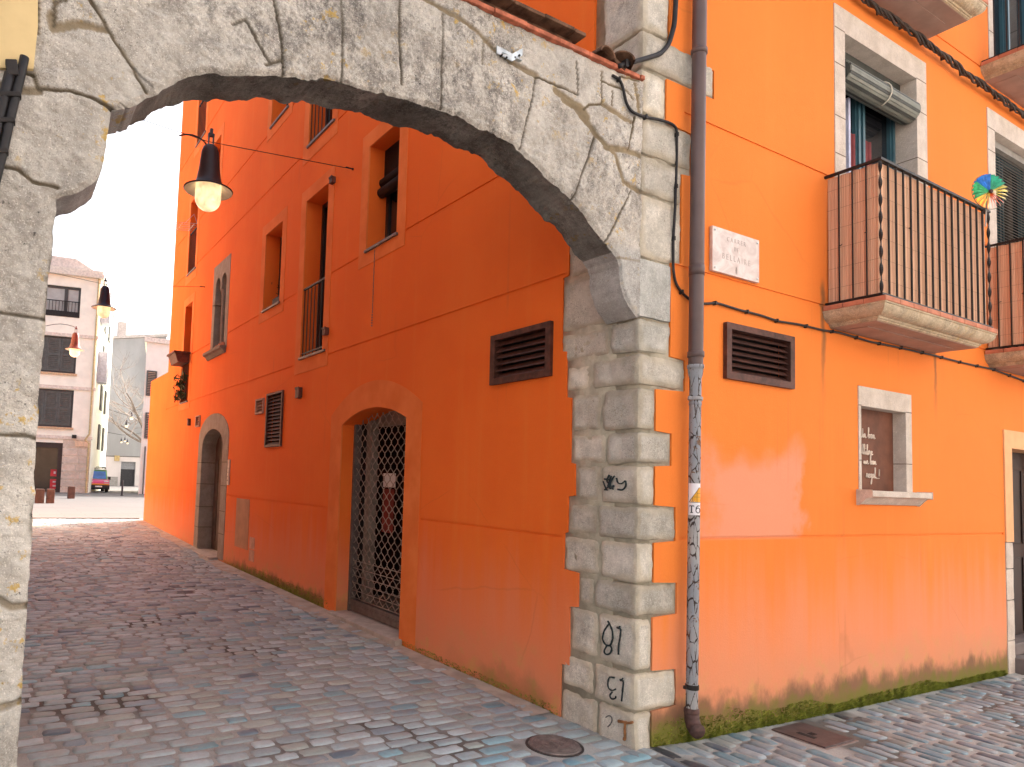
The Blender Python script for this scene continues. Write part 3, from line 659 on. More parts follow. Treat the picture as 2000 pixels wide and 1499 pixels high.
# balconies -----------------------------------------------------------------
REED = Mat('reed_screen', .8, .25); _x, _y, _z = REED.xyz()
_s = REED.noise(1., 3, .6, REED.mapped((160, 160, .8)))
REED.col(REED.mix(REED.step(_s, .3, .7), (.52, .275, .165), (.82, .54, .36))); REED = REED.m
MOLD = make_stone('balcony_moulding', (.50, .39, .25), (.64, .53, .37), (.3, .25, .2), .45, .5, .25, 0)
def make_balcony(x0, x1, zb, reed=True):
    zt = zb + .145; D = .42
    prof = [(0., zb), (.012, zb + .004), (.012, zb + .014), (.022, zb + .016), (.026, zb + .03)] + [(.026 + .075 * math.sin(a), zb + .03 + .075 * (1 - math.cos(a)) ) for a in np.linspace(.1, 1.57, 9)] + [(.108, zb + .107), (.108, zb + .118)]
    m = MB(); n = len(prof); vs = []; fs = []; ix = .108
    for o, z in prof:
        vs += [(x0 + ix - o, 0., z), (x0 + ix - o, -(D - ix + o) - .02, z), (x1 - ix + o, -(D - ix + o) - .02, z), (x1 - ix + o, 0., z)]
    for i in range(n - 1):
        for k in range(3): fs.append((i * 4 + k, i * 4 + k + 1, i * 4 + 5 + k, i * 4 + 4 + k))
    fs.append(((n - 1) * 4, (n - 1) * 4 + 1, (n - 1) * 4 + 2, (n - 1) * 4 + 3))
    m.add(vs, fs, (1, 1, 1, 1)); b = m.build('balcony', MOLD, ob)
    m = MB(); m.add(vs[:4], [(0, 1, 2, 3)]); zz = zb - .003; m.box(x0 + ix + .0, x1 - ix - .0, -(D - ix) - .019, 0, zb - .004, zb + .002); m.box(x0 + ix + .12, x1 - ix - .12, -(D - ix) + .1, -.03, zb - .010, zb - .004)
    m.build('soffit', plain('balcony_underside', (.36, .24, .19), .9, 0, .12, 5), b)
    m = MB(); nx = 9; yo = -(D + .025)
    for i in range(nx): m.box(x0 - .004 + (x1 - x0 + .008) * i / nx + .002, x0 - .004 + (x1 - x0 + .008) * (i + 1) / nx - .002, yo, yo + .15, zb + .118, zt + .012)
    for xx in (x0 - .006, x1 - .14):
        for i in range(2): m.box(xx, xx + .146, yo + .152 + i * .145, yo + .152 + (i + 1) * .145 - .004, zb + .118, zt + .012)
    m.build('edge_tiles', TERRA, b, bevel=.004)
    xr0, xr1, yr = x0 + .045, x1 - .005, -.395; zr0, zr1 = zt + .035, zt + 1.07
    m = MB()
    for z, h in ((zr0, .008), (zr1, .010)):
        m.box(xr0 - .014, xr1 + .014, yr - .014, yr + .014, z - h, z + h)
        for x in (xr0, xr1): m.box(x - .013, x + .013, yr + .014, 0, z - h + .001, z + h - .001)
    n = 16
    for i in range(1, n): xx = xr0 + (xr1 - xr0) * i / n; m.tube([(xx, yr, zr0), (xx, yr, zr1)], .0085, 6)
    for x in (xr0, xr1):
        for i in range(1, 4): yy = yr * (1 - i / 4.05); m.tube([(x, yy, zr0), (x, yy, zr1)], .0065, 6)
    rl = m.build('railing', IRON, b)
    m = MB()
    for x in (xr0, xr1):                                       # twisted corner posts
        N = 60; vs = []; fs = []
        for i in range(N + 1):
            a = i * .42; z = zr0 - .03 + (zr1 - zr0 + .03) * i / N
            for q in range(4): an = a + q * math.pi / 2; rr_ = .013 if q % 2 == 0 else .005; vs.append((x + rr_ * math.cos(an), yr + rr_ * math.sin(an), z))
        for i in range(N):
            for q in range(4): fs.append((i * 4 + q, i * 4 + (q + 1) % 4, i * 4 + 4 + (q + 1) % 4, i * 4 + 4 + q))
        m.add(vs, fs)
    build_each(m, 'twisted_post', IRON, b)
    if reed:
        m = MB(); vs = []; fs = []; path = [(xr0 + .02, -.01), (xr0 + .02, yr + .022), (xr1 - .02, yr + .022), (xr1 - .02, -.01)]
        k = 0
        for (a, b_), (c_, d_) in zip(path[:-1], path[1:]):
            Ls = math.hypot(c_ - a, d_ - b_); N = int(Ls / .004); nx_, ny_ = (d_ - b_) / Ls, -(c_ - a) / Ls
            for i in range(N + 1):
                t = i / N; o = .0035 * abs(math.sin(i * math.pi / 3)) + .0015 * rs.random()
                sag = .006 * math.sin(t * 25)
                vs += [(a + (c_ - a) * t + nx_ * o, b_ + (d_ - b_) * t + ny_ * o, zr0 + .012), (a + (c_ - a) * t + nx_ * o, b_ + (d_ - b_) * t + ny_ * o, zr1 - .012 + sag * .4 - .004)]
                if i: fs.append((2 * k - 2, 2 * k, 2 * k + 1, 2 * k - 1))
                k += 1
        m.add(vs, fs); m.build('reed_screen', REED, b)
        m = MB()
        for z in np.linspace(zr0 + .12, zr1 - .12, 6):
            m.tube([(xr0 + .013, -.01, z), (xr0 + .013, yr + .013, z), (xr1 - .013, yr + .013, z)], .0007, 4)
        for (x, y, z) in ((xr0, yr * .75, zr0 + .5), (xr0, yr * .3, zr0 + .45), (xr0 + .45, yr, zr0 + .6)): m.tube([(x - .009, y - .009, z), (x + .02, y + .02, z + .004)], .004, 5)
        m.build('tie_wire', IRON, b)
    return b
make_balcony(2.095, 3.975, 2.935); make_balcony(4.955, 6.9, 2.935); make_balcony(2.095, 3.93, 5.90); make_balcony(5.0, 6.95, 5.92, reed=False)
# ------------------------------------------------------------------ STONE ARCH across the alley
I = [(-3.385, -.25), (-3.39, .5), (-3.395, 1.2), (-3.40, 1.95), (-3.388, 2.60), (-3.388, 2.685), (-3.35, 2.70), (-3.31, 2.725), (-3.265, 2.77), (-3.235, 2.82), (-3.215, 2.90), (-3.212, 3.02), (-3.20, 3.11),
     (-3.13, 3.14), (-3.04, 3.21), (-2.94, 3.30), (-2.83, 3.37), (-2.71, 3.43), (-2.59, 3.47), (-2.47, 3.50), (-2.34, 3.53), (-2.2, 3.552), (-2.06, 3.573), (-1.91, 3.588), (-1.76, 3.598), (-1.6, 3.60), (-1.43, 3.588), (-1.25, 3.565),
     (-1.07, 3.53), (-.87, 3.455), (-.67, 3.37), (-.50, 3.275), (-.36, 3.175), (-.26, 3.09), (-.20, 3.045), (-.174, 3.0), (-.172, 2.93), (-.155, 2.86), (-.13, 2.81), (-.09, 2.755), (-.045, 2.718), (-.004, 2.70)]
TOPZ = 4.252
def qmap(i, p):
    x, z = p
    if i <= 5: return (-5., z)
    if i <= 12: return (-5., 2.685 + (i - 5) / 7 * .5)
    if x < -2.83: return (-5., 3.185 + (x + 3.2) / .37 * (TOPZ - 3.185))
    if x < -.50: return (-5 + (x + 2.83) / 2.33 * 5.0, TOPZ)
    k = len(I) - 1; k0 = [q for q in range(len(I)) if I[q][0] >= -.50][0]
    return (0., TOPZ + (2.70 - TOPZ) * max(0, (i - k0)) / (k - k0))
Ia = np.array(I); Q = np.array([qmap(i, p) for i, p in enumerate(I)])
dl_ = np.maximum(np.linalg.norm(np.diff(Ia, axis=0), axis=1), .45 * np.linalg.norm(np.diff(Q, axis=0), axis=1)); S = np.r_[0, np.cumsum(dl_)]
NS, NT, ND = 1200, 160, 18
sp_ = np.linspace(0, S[-1], NS)
Ix = np.stack([np.interp(sp_, S, Ia[:, k]) for k in (0, 1)], 1); Qx = np.stack([np.interp(sp_, S, Q[:, k]) for k in (0, 1)], 1)
# broken lower edge
tg = np.gradient(Ix, axis=0); tg /= np.linalg.norm(tg, axis=1, keepdims=True); nr = np.stack([-tg[:, 1], tg[:, 0]], 1)
p3 = np.stack([Ix[:, 0], np.zeros(NS), Ix[:, 1]], 1)
arcmask = ((Ix[:, 0] > -3.15) & (Ix[:, 0] < -.3)).astype(float)
chip = .010 * fbm(p3, 14, 4) + arcmask * .022 * np.clip(fbm(p3, 4.5, 4, .6) * 2.2, -.3, 1)
Ix = Ix + nr * chip[:, None]
tt = np.linspace(0, 1, NT) ** 1.15
XZ = Ix[:, None, :] * (1 - tt)[None, :, None] + Qx[:, None, :] * tt[None, :, None]
X = XZ[..., 0].ravel(); Zz = XZ[..., 1].ravel()
joints = [  # photo polylines (pixels), half width m, depth m, mortar amount
    ([(170, -12), (175, 0), (207, 49), (228, 84), (252, 119), (286, 180)], .008, .022, .8),
    ([(-400, 60), (0, 128), (66, 145), (75, 172), (137, 178), (175, 190), (222, 212)], .011, .025, .8), ([(-60, 180), (0, 168), (40, 176), (75, 176)], .014, .02, .8),
    ([(-40, 320), (35, 331), (63, 354), (112, 367)], .008, .02, .8),
    ([(455, 48), (480, 39), (501, 77), (518, 109), (529, 125)], .006, .016, .4), ([(520, -30), (536, 0), (546, 53), (551, 90), (553, 150)], .012, .032, .4), ([(520, 128), (553, 118)], .01, .02, .6),
    ([(660, -30), (666, 0), (668, 80), (669, 170)], .004, .015, .3), ([(778, -20), (781, 0), (781, 80), (783, 165)], .005, .018, .4), ([(864, 28), (863, 120), (862, 212)], .004, .016, .3), ([(944, 78), (941, 128)], .004, .012, .4),
    ([(1049, 150), (1035, 207), (1016, 290)], .006, .020, .3), ([(1162, 268), (1142, 322), (1116, 392)], .006, .018, .5), ([(1232, 372), (1208, 420), (1181, 476)], .004, .010, .5), ([(1205, 503), (1254, 512)], .003, .008, .7),
    ([(1085, 178), (1110, 198), (1140, 230), (1160, 258)], .020, .012, 1.), ([(1160, 258), (1178, 278), (1200, 300), (1210, 330), (1217, 356), (1252, 376)], .015, .014, 1.), ([(1146, 230), (1136, 214), (1100, 196)], .024, .010, 1.),
    ([(1183, 288), (1225, 295), (1252, 305)], .018, .014, 1.), ([(1240, 230), (1232, 262), (1226, 292)], .010, .014, 1.), ([(1174, 204), (1205, 220), (1232, 238)], .014, .014, 1.), ([(1174, 204), (1150, 206), (1140, 215)], .008, .014, 1.), ([(1176, 140), (1175, 205)], .007, .016, .8),
    ([(1175, 158), (1200, 168), (1225, 178), (1234, 195)], .011, .014, 1.), ([(1197, 178), (1195, 205)], .011, .015, .9), ([(1240, 165), (1247, 220)], .014, .010, 1.), ([(1213, 150), (1245, 160)], .012, .01, 1.),
    ([(820, -8), (836, 3), (895, 38), (941, 70), (965, 96), (1000, 121), (1049, 148)], .016, .022, .9), ([(1049, 150), (1088, 168), (1126, 186)], .012, .018, .8), ([(1124, 122), (1128, 186)], .009, .012, .4),
    ([(100, 30), (105, 56), (154, 46), (207, 57)], .014, .016, .9), ([(73, -10), (73, 66)], .006, .01, .7), ([(108, -20), (107, 50)], .007, .012, .8), ([(128, 0), (107, 8)], .006, .012, .6), ([(300, 172), (250, 120)], .004, .004, .0),
    ([(-300, 600), (0, 612), (92, 623)], .006, .02, .5), ([(-300, 840), (0, 850), (49, 850), (80, 858)], .008, .022, .6), ([(-300, 1160), (0, 1172), (21, 1186), (56, 1184)], .014, .024, .7), ([(-300, 1380), (0, 1385), (40, 1372)], .014, .026, .6), ([(-300, 1660), (60, 1650)], .01, .02, .6), ([(-300, 420), (-80, 410), (-78, 620)], .01, .02, .6)]
P2 = np.stack([X, Zz], 1); dep = np.zeros(len(X)); mort = np.zeros(len(X)); dirt = np.zeros(len(X))
wob = np.stack([fbm(np.stack([X, X * 0, Zz], 1), 7, 3), fbm(np.stack([X, X * 0 + 9, Zz], 1), 7, 3)], 1) * .004
wv = 1 + .6 * fbm(np.stack([X, X * 0 + 4, Zz], 1), 5, 3)
for pl, hw, dp, mo in joints:
    if hw < .0125: hw = max(hw * .55, .0062); dp *= .8
    W3 = np.array([onS(*p)[[0, 2]] for p in pl]); dist = np.full(len(X), 9.)
    for a, b in zip(W3[:-1], W3[1:]):
        ab = b - a; t = np.clip(((P2 + wob - a) @ ab) / (ab @ ab), 0, 1); dist = np.minimum(dist, np.linalg.norm(P2 + wob - a - t[:, None] * ab, axis=1))
    g = np.clip(1 - (np.maximum(dist - hw * wv * .7, 0) / (hw * .5 + .0025)), 0, 1); g = g * g * (3 - 2 * g)
    dep = np.maximum(dep, g * dp * .65); mort = np.maximum(mort, g * mo); dirt = np.maximum(dirt, g ** 2 * (.62 if hw < .010 else .25) * (.6 + .4 * wv))
P3 = np.stack([X, np.zeros(len(X)), Zz], 1)
rel = .020 * fbm(P3, 5, 5, .62) + .008 * fbm(P3 + 3, 40, 3)
corb = np.clip((X + .30) / .08, 0, 1) * np.clip((3.16 - Zz) / .05, 0, 1)          # newer smooth corbel
rel *= 1 - .85 * corb
Ygrid = -rel + dep * (1 - .8 * corb)
edge = np.linalg.norm(XZ - XZ[:, :1, :], axis=2).ravel()
Ygrid += .016 * np.exp(-(edge / .018) ** 2) + np.clip(fbm(P3 + 8, 6, 3), 0, 1) * .05 * np.exp(-(edge / .07) ** 2) * (1 - corb) * ((X > -2.9) & (X < -1.2))
VA = np.stack([X, Ygrid - .004, Zz], 1)
FA = [(i * NT + j, (i + 1) * NT + j, (i + 1) * NT + j + 1, i * NT + j + 1) for i in range(NS - 1) for j in range(NT - 1)]
tint = np.ones((len(X), 4)); tv = (1 + .24 * fbm(P3 + 2, 1.5, 2)) * (1 + .22 * np.exp(-((X - onS(985, 200)[0]) / .035) ** 2) * np.clip((4.0 - Zz) / .1, 0, 1)); tint[:, :3] = (tv * (1 - np.clip(dirt, 0, .9)))[:, None]; tint[:, 3] = 1 - np.clip(mort, 0, 1)
cz = corb[:, None]; tint[:, :3] = tint[:, :3] * (1 - cz) + np.array([.86, .89, .93]) * cz
# intrados (underside)
YD = np.linspace(0, 1, ND) ** 1.0 * .262
base = VA.reshape(NS, NT, 3)[:, 0, :]
ub = np.zeros((NS, ND, 3)); q = np.stack([np.repeat(Ix[:, 0], ND), np.tile(YD, NS), np.repeat(Ix[:, 1], ND)], 1)
nd_ = .016 * fbm(q, 7, 4, .6); fade = np.clip(np.tile(YD, NS) / .03, 0, 1); cm = np.repeat((((Ix[:, 0] > -.24) | (Ix[:, 0] < -3.1)) * .85), ND)
bedge = np.clip((np.tile(YD, NS) - .22) / .04, 0, 1) * .03 * fbm(q + 4, 9, 4) * (1 - cm)
q[:, 0] += np.repeat(nr[:, 0], ND) * (nd_ * fade * (1 - cm) + bedge); q[:, 2] += np.repeat(nr[:, 1], ND) * (nd_ * fade * (1 - cm) + bedge)
q = q.reshape(NS, ND, 3); q[:, 0, :] = base
FU = [(i * ND + j, i * ND + j + 1, (i + 1) * ND + j + 1, (i + 1) * ND + j) for i in range(NS - 1) for j in range(ND - 1)]
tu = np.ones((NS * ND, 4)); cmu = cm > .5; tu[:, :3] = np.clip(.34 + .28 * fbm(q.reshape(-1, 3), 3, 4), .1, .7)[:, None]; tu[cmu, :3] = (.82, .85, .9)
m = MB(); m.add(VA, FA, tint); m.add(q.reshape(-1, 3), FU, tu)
bk = q[:, -1, :]; bq = np.stack([Qx[:, 0], np.full(NS, .262), Qx[:, 1]], 1)
m.add(np.concatenate([bk, bq]), [(i, i + 1, NS + i + 1, NS + i) for i in range(NS - 1)], (.9, .9, .9, 1))
arch = m.build('stone_arch', STONE, None, smooth=True, origin=(-3.4, 0, 0))
tag(arch, 'weathered stone archway with lichen spanning the alley from pillar to orange corner', 'arch')
# coping of flat tiles and roof tiles
m = MB(); x = -5.; rc = random.Random(2)
while x < -.02:
    L = rc.uniform(.17, .27); m.box(x, min(x + L - .003, -.008), -.030 + rc.uniform(-.004, .004), .30, TOPZ + .002, TOPZ + .030, None); x += L
m.build('tile_course', BRICKR, arch, bevel=.004, origin=(-3.4, 0, 0))
m = MB(); x = -5.
while x < -.62:
    L = .22 + rc.uniform(-.02, .02); z = TOPZ + .088 + rc.uniform(-.004, .004)
    m.box(x, min(x + L, -.56), -.055, .33, z, z + .022); x += L + .004
m.box(-5, -.60, .02, .26, TOPZ + .028, TOPZ + .087)
def curved_tile(cx, cy, z, r, L, yaw, pit=0):
    vs = []; fs = []; n = 10; R = Matrix.Rotation(yaw, 3, 'Z')
    for j, y in enumerate((-L / 2, L / 2)):
        for rr_ in (r, r - .014):
            for i in range(n + 1):
                a = math.pi * i / n; v = R @ Vector((rr_ * math.cos(a), y, rr_ * .75 * math.sin(a) + pit * y)); vs.append((v.x + cx, v.y + cy, v.z + z))
    k = n + 1
    for i in range(n):
        fs += [(i, i + 1, 2 * k + i + 1, 2 * k + i), (k + i, 3 * k + i, 3 * k + i + 1, k + i + 1), (i, k + i, k + i + 1, i + 1), (2 * k + i, 2 * k + i + 1, 3 * k + i + 1, 3 * k + i)]
    m.add(vs, fs)
curved_tile(-.40, .10, TOPZ + .026, .075, .34, .1); curved_tile(-.16, .10, TOPZ + .012, .08, .34, -.45, -.25); m.obox((-.28, .12, TOPZ + .05), (.09, 0, -.03), (0, .15, 0), (0, 0, .014))
m.build('roof_tile', ROOFT, arch, bevel=.003, origin=(-3.4, 0, 0))
m = MB()
for (a, b) in (((970, 97), (1000, 113)), ((1000, 113), (1020, 102))):
    p, q_ = onS(*a, .012), onS(*b, .03 if b[0] == 1000 else .012); p = onS(*a, .03 if a[0] == 1000 else .012)
    m.obox(((p + q_) / 2).tolist(), ((q_ - p) / 2).tolist(), (0, .003, 0), (0, 0, .022))
p = onS(995, 108); m.box(p[0] - .07, p[0] + .07, -.03, -.004, p[2] - .024, p[2] - .020)
bkt = m.build('metal_bracket', GALV, arch, origin=(-3.4, 0, 0))
m = MB()
for a in ((980, 108), (989, 113), (1005, 113), (1014, 109)): p = onS(*a, .024); m.lathe([(0, -.006), (.006, -.006), (.006, .012)], p, 8, 1)
build_each(m, 'bolt', IRON, bkt, origin=(-3.4, 0, 0))

# ------------------------------------------------------------------ left house
lh = thing('plastered_house', 'pale yellow plastered house wall at top left above the arch pillar', 'house', (-6, .3, 0))
m = MB(); m.box(-14, -5.01, .02, 21, -.3, 9); m.box(-5.01, -3.47, .30, 21, -.3, 8.5); m.box(-5.01, -3.47, .015, .30, TOPZ + .03, 9)  # unseen bulk behind the arch, height and colour set to shade and tint the alley
OCH = plain('ochre_bounce_plaster', (.72, .46, .29), .9, 0, .15, 2); m.build('wall', OCH, lh)
m = MB(); m.slab([(-7, 2.2), (-4.0, 2.2), (-3.93, 3.06), (-3.62, 3.14), (-3.50, 3.175), (-3.495, 3.35), (-3.51, 3.6), (-3.505, 4.1), (-3.49, 12), (-7, 12)], [], fS, -.018, .012); m.build('plaster', YEL, lh)

# ------------------------------------------------------------------ GROUND
def sheet(name, xs, ys, mat, dz=0., amp=0., kind='structure'):
    X_, Y_ = np.meshgrid(xs, ys, indexing='ij'); z = zg(X_.ravel(), Y_.ravel()) + dz
    P = np.stack([X_.ravel(), Y_.ravel(), z], 1)
    if amp: P[:, 2] += amp * fbm(P * [1, 1, 0], 4, 4)
    nb = len(ys); fs = [(i * nb + j, (i + 1) * nb + j, (i + 1) * nb + j + 1, i * nb + j + 1) for i in range(len(xs) - 1) for j in range(nb - 1)]
    return tag(MB().add(P, fs).build(name, mat, None, smooth=True), kind=kind)
sheet('ground', np.r_[np.linspace(-400, -14, 12), np.linspace(-8, 20, 30), np.linspace(40, 400, 10)], np.r_[-60, -20, np.linspace(-8, 24, 33), 30, 40, 60, 90, 120, 400], plain('far_ground', (.26, .235, .22), .9), -.05)
sheet('sand_joints', np.linspace(-4.2, 9, 130), np.linspace(-3, 17.2, 200), SAND, -.0015, .004)
PAL = np.array([(.39, .42, .45), (.44, .47, .50), (.34, .38, .44), (.24, .36, .43), (.29, .42, .48), (.41, .41, .39), (.17, .20, .25), (.48, .50, .53)])
def cobbles(name, region, along_x, seed, step=.112, lo=.15, hi=.25):
    r = np.random.default_rng(seed); x0, x1, y0, y1 = region; V = []; F = []; T = []; nb = 0
    nu, nv = 8, 6
    U, Vv = np.meshgrid([-1, -.93, -.6, -.2, .2, .6, .93, 1], [-1, -.86, -.35, .35, .86, 1], indexing='ij'); U = U.ravel(); Vv = Vv.ravel()
    face = [(i * nv + j, (i + 1) * nv + j, (i + 1) * nv + j + 1, i * nv + j + 1) for i in range(nu - 1) for j in range(nv - 1)]
    a0, a1, b0, b1 = (x0, x1, y0, y1) if along_x else (y0, y1, x0, x1)
    b = b0
    while b < b1:
        st = step * r.uniform(.88, 1.12); a = a0 - r.uniform(0, .2)
        while a < a1:
            L = r.uniform(lo, hi)
            ca, cb = a + L / 2, b + st / 2; gap = r.uniform(.005, .014)
            hu, hv = L / 2 - gap, st / 2 - gap * .8
            su = U * (1 - .10 * np.abs(Vv) ** 3); sv = Vv * (1 - .12 * np.abs(U) ** 3)
            pa = ca + su * hu * (1 + .04 * r.normal(size=U.size)); pb = cb + sv * hv * (1 + .05 * r.normal(size=U.size)) + .02 * math.sin(ca * 1.3 + 2)
            h = r.uniform(.0, .004) + .0035 * (1 - np.abs(U) ** 4) * (1 - np.abs(Vv) ** 4) + .0012 * r.normal(size=U.size) + r.normal() * .0016 * U + r.normal() * .0016 * Vv
            ed = np.maximum(np.abs(U), np.abs(Vv)) > .99; h = np.where(ed, -.006, h)
            px, py = (pa, pb) if along_x else (pb, pa)
            keep = (px.mean() > x0 - .2)
            cx, cy = px.mean(), py.mean()
            skip = (cx - MH[0]) ** 2 + (cy - MH[1]) ** 2 < .20 ** 2 or (1.25 < cx < 1.73 and -.46 < cy < -.01)
            if keep and not skip and not (cx > -.02 and cy > -.02) and not (cx < -3.35 and cy > -.02):
                V.append(np.stack([px, py, zg(px, py) + h], 1)); F += [tuple(nb + i for i in f) for f in face]; nb += U.size
                n1 = vnoise([[cx * .8, cy * .8, seed]])[0]; blue = np.clip((1.2 - cy) / 2.5 + max(0, cx) * .2, 0, 1)  # blue: sky reflection put into the stone colour towards the street
                tm = np.array((.54, .61, .625)) if not along_x else np.array((.82, .92, .91)) * (1 - blue * np.array((.20, .07, .02)))  # street setts coloured cooler to offset orange light bounced off the wall
                pr = np.array([.24, .2, .1, .03 + .16 * blue, .04 + .2 * blue, .14, .04 + .05 * blue, .14]); c = PAL[r.choice(8, p=pr / pr.sum())]
                if n1 > .55 and r.random() < .3: c = np.array((.075, .075, .09))
                T.append(np.repeat((c * tm * (1 + .12 * n1) * r.uniform(.78, 1.2))[None], U.size, 0))
            a += L
        b += st
    m_ = MB(); m_.add(np.concatenate(V), F, np.concatenate(T)); return tag(m_.build(name, COB, None, smooth=True, origin=((x0 + x1) / 2, (y0 + y1) / 2, 0)), kind='structure')
MH = onG(1083, 1457)
cobbles('alley_cobbles', (-3.55, -.15, -1.4, 17.0), True, 1)
cobbles('street_cobbles', (-.12, 8.2, -2.9, -.02), False, 2)
# plaza paving
PAVE = Mat('pale_plaza_paving', .8, .25); _x, _y, _z = PAVE.xyz()
bt = PAVE.nd('ShaderNodeTexBrick', {'Vector': PAVE.pos(), 'Color1': (.135, .124, .118, 1), 'Color2': (.165, .152, .145, 1), 'Mortar': (.09, .082, .078, 1), 'Scale': 1.0, 'Mortar Size': .012, 'Brick Width': 1.2, 'Row Height': .6})
PAVE.col(PAVE.mix(PAVE.noise(2, 4), bt.outputs[0], (.155, .143, .136)))
sheet('plaza_paving', np.r_[-60, np.linspace(-12, 30, 12), 80], np.r_[17.2, 20, 24, 30, 40, 50, 60, 80, 110], PAVE.m, -.01)
m = MB(); N = 40; m.box(-3.5, -.0, 17.02, 17.2, .1, .31); tag(m.build('stone_kerb_strip', plain('kerb_granite', (.16, .15, .14), .8, 0, .15, 6), None, origin=(-2, 17.1, 0)), kind='structure')
# paving strip and moss along the wall feet
m = MB(); vs = []
for i, y in enumerate(np.linspace(.72, 16.4, 120)):
    wv_ = .05 * math.sin(y * 1.7) + .03 * math.sin(y * 4.1) + (.10 if y > 2 else .0)
    vs += [(-.002, y, float(zg(0, y)) + .009), (-.13 - wv_, y, float(zg(0, y)) + .005)]
m.add(vs, [(2 * i, 2 * i + 1, 2 * i + 3, 2 * i + 2) for i in range(119)]); tag(m.build('mortar_strip', plain('worn_mortar', (.40, .35, .30), .9, 0, .2, 5, .2, .4), None, origin=(-.1, 8, 0)), kind='structure')
MOSS = Mat('moss', .95, .1); MOSS.col(MOSS.mix(MOSS.step(MOSS.noise(9, 4), .35, .65), (.13, .15, .024), (.33, .36, .065))); MOSS = MOSS.m
m = MB(); rm = np.random.default_rng(4)
vs = []; fs = []
def blade(p, n, h):
    a = rm.uniform(0, 6.28); w_ = rm.uniform(.003, .007); d = np.array([math.cos(a), math.sin(a), 0]) * w_; t = p + np.array(n) * h * rm.uniform(.3, 1) + np.array([rm.normal() * .3 * h, rm.normal() * .3 * h, h * rm.uniform(.4, 1.)])
    k = len(vs); vs.extend([p - d, p + d, t]); fs.append((k, k + 1, k + 2))
for i in range(9000):
    x = rm.uniform(.17, 5.25); x = x if x > .39 or rm.random() < .5 else .5; dens = .5 + .5 * vnoise([[x * 2.2, 3, 1]])[0]
    hmax = (.15 * (1 - x / 7) + .02) * (.4 + dens) * (1.0 if x > .9 else .75)
    z = float(zg(x, -.01)) + rm.random() ** 1.8 * hmax
    blade(np.array([x, -.002, z]), (0, -1, 0), (.012 + .012 * rm.random()) * (1.15 - z / (hmax + .1)))
for i in range(3000):
    y = rm.choice([rm.uniform(.66, 2.8), rm.uniform(4.4, 8.8), rm.uniform(4.6, 7)]); big = 4.5 < y < 7.6
    z = float(zg(0, y)) + rm.random() ** 1.5 * (.06 if not big else .13)
    blade(np.array([-.003, y, z]), (-1, 0, 0), .014)
m.add(vs, fs); mo_ = m.build('moss', MOSS, None, origin=(0, 0, 0)); tag(mo_, 'green moss growing along the foot of the orange walls', 'moss', kind='stuff')

# manhole covers
mh = thing('manhole_cover', 'round cast iron manhole cover with ringed pattern beside the stone corner', 'manhole cover', (MH[0], MH[1], float(zg(MH[0], MH[1]))))
zc = MH[2]; m = MB(); m.lathe([(0, zc + .010), (.155, zc + .010), (.158, zc + .002), (.158, zc - .02)], (MH[0], MH[1], 0), 48)
MANH = plain('worn_cast_iron', (.19, .155, .145), .55, .2, .25, 25, .5, .3); m.build('lid', MANH, mh)
m = MB()
for r in (.142, .125, .108, .09): m.lathe([(r, zc + .0095), (r, zc + .0135), (r - .006, zc + .0135), (r - .006, zc + .0095)], (MH[0], MH[1], 0), 40)
for i in range(-2, 3): m.box(MH[0] - .012 + .0 * i, MH[0] + .012, MH[1] + i * .014 - .004, MH[1] + i * .014 + .004, zc + .0095, zc + .0135)
for s_ in (-1, 1): m.box(MH[0] + s_ * .025 - .003, MH[0] + s_ * .025 + .003, MH[1] - .05, MH[1] + .05, zc + .0095, zc + .0135); m.obox((MH[0] + s_ * .05, MH[1], zc + .0115), (.012, .03, 0), (.003, -.0012, 0), (0, 0, .002)); m.obox((MH[0] + s_ * .05, MH[1], zc + .0115), (.012, -.03, 0), (.003, .0012, 0), (0, 0, .002))
m.build('relief', MANH, mh)
m = MB(); m.lathe([(.162, zc - .02), (.162, zc + .004), (.176, zc + .004), (.178, zc - .02)], (MH[0], MH[1], 0), 48); m.build('rim', plain('dark_iron', (.05, .042, .04), .6, .2), mh)
vc = thing('valve_cover', 'dark rectangular iron cover set in the street cobbles near the moss', 'manhole cover', (1.49, -.24, -.06))
m = MB(); zz = float(zg(1.49, -.24)); m.box(1.31, 1.67, -.42, -.06, zz - .02, zz + .012); m.build('lid', plain('purple_brown_iron', (.085, .06, .06), .55, .2, .3, 14, .5, .3), vc, bevel=.004)
m = MB(); m.box(1.29, 1.69, -.44, -.04, zz - .03, zz + .004); m.build('frame', MANH, vc, bevel=.003)
m = MB()
for i in range(3): m.box(1.46 + .02 * i, 1.47 + .02 * i, -.26, -.22, zz + .0115, zz + .014)
m.box(1.40, 1.44, -.30, -.18, zz + .0115, zz + .0135)
m.build('keyhole', DARK, vc)

# ------------------------------------------------------------------ drainpipe
dp = thing("drainpipe", 'brown plastic drainpipe joined to a flaking grey cast iron pipe at the street corner', 'drainpipe', (.52, -.075, 0))
PY = -.075; _pt = hit(1366, 60, 1, PY); _pb = hit(1352, 1300, 1, PY)
px_at = lambda z: _pb[0] + (z - _pb[2]) * (_pt[0] - _pb[0]) / (_pt[2] - _pb[2])
m = MB(); m.tube([(px_at(z), PY, z) for z in (2.42, 3, 4, 5, 6, 8, H)], .046, 24, cap=False)
pp = m.build('plastic_pipe', PVC, dp, smooth=True)
m = MB()
for z in (2.50, 4.585): m.lathe([(.046, z - .02), (.053, z - .018), (.053, z + .018), (.046, z + .02)], (px_at(z), PY, 0), 24)
m.lathe([(.046, 3.1), (.049, 3.1), (.049, 3.03), (.046, 3.03)], (px_at(3), PY, 0), 24); build_each(m, 'collar', PVC, pp, smooth=True)
CI = Mat('flaking_grey_paint', .7, .3)
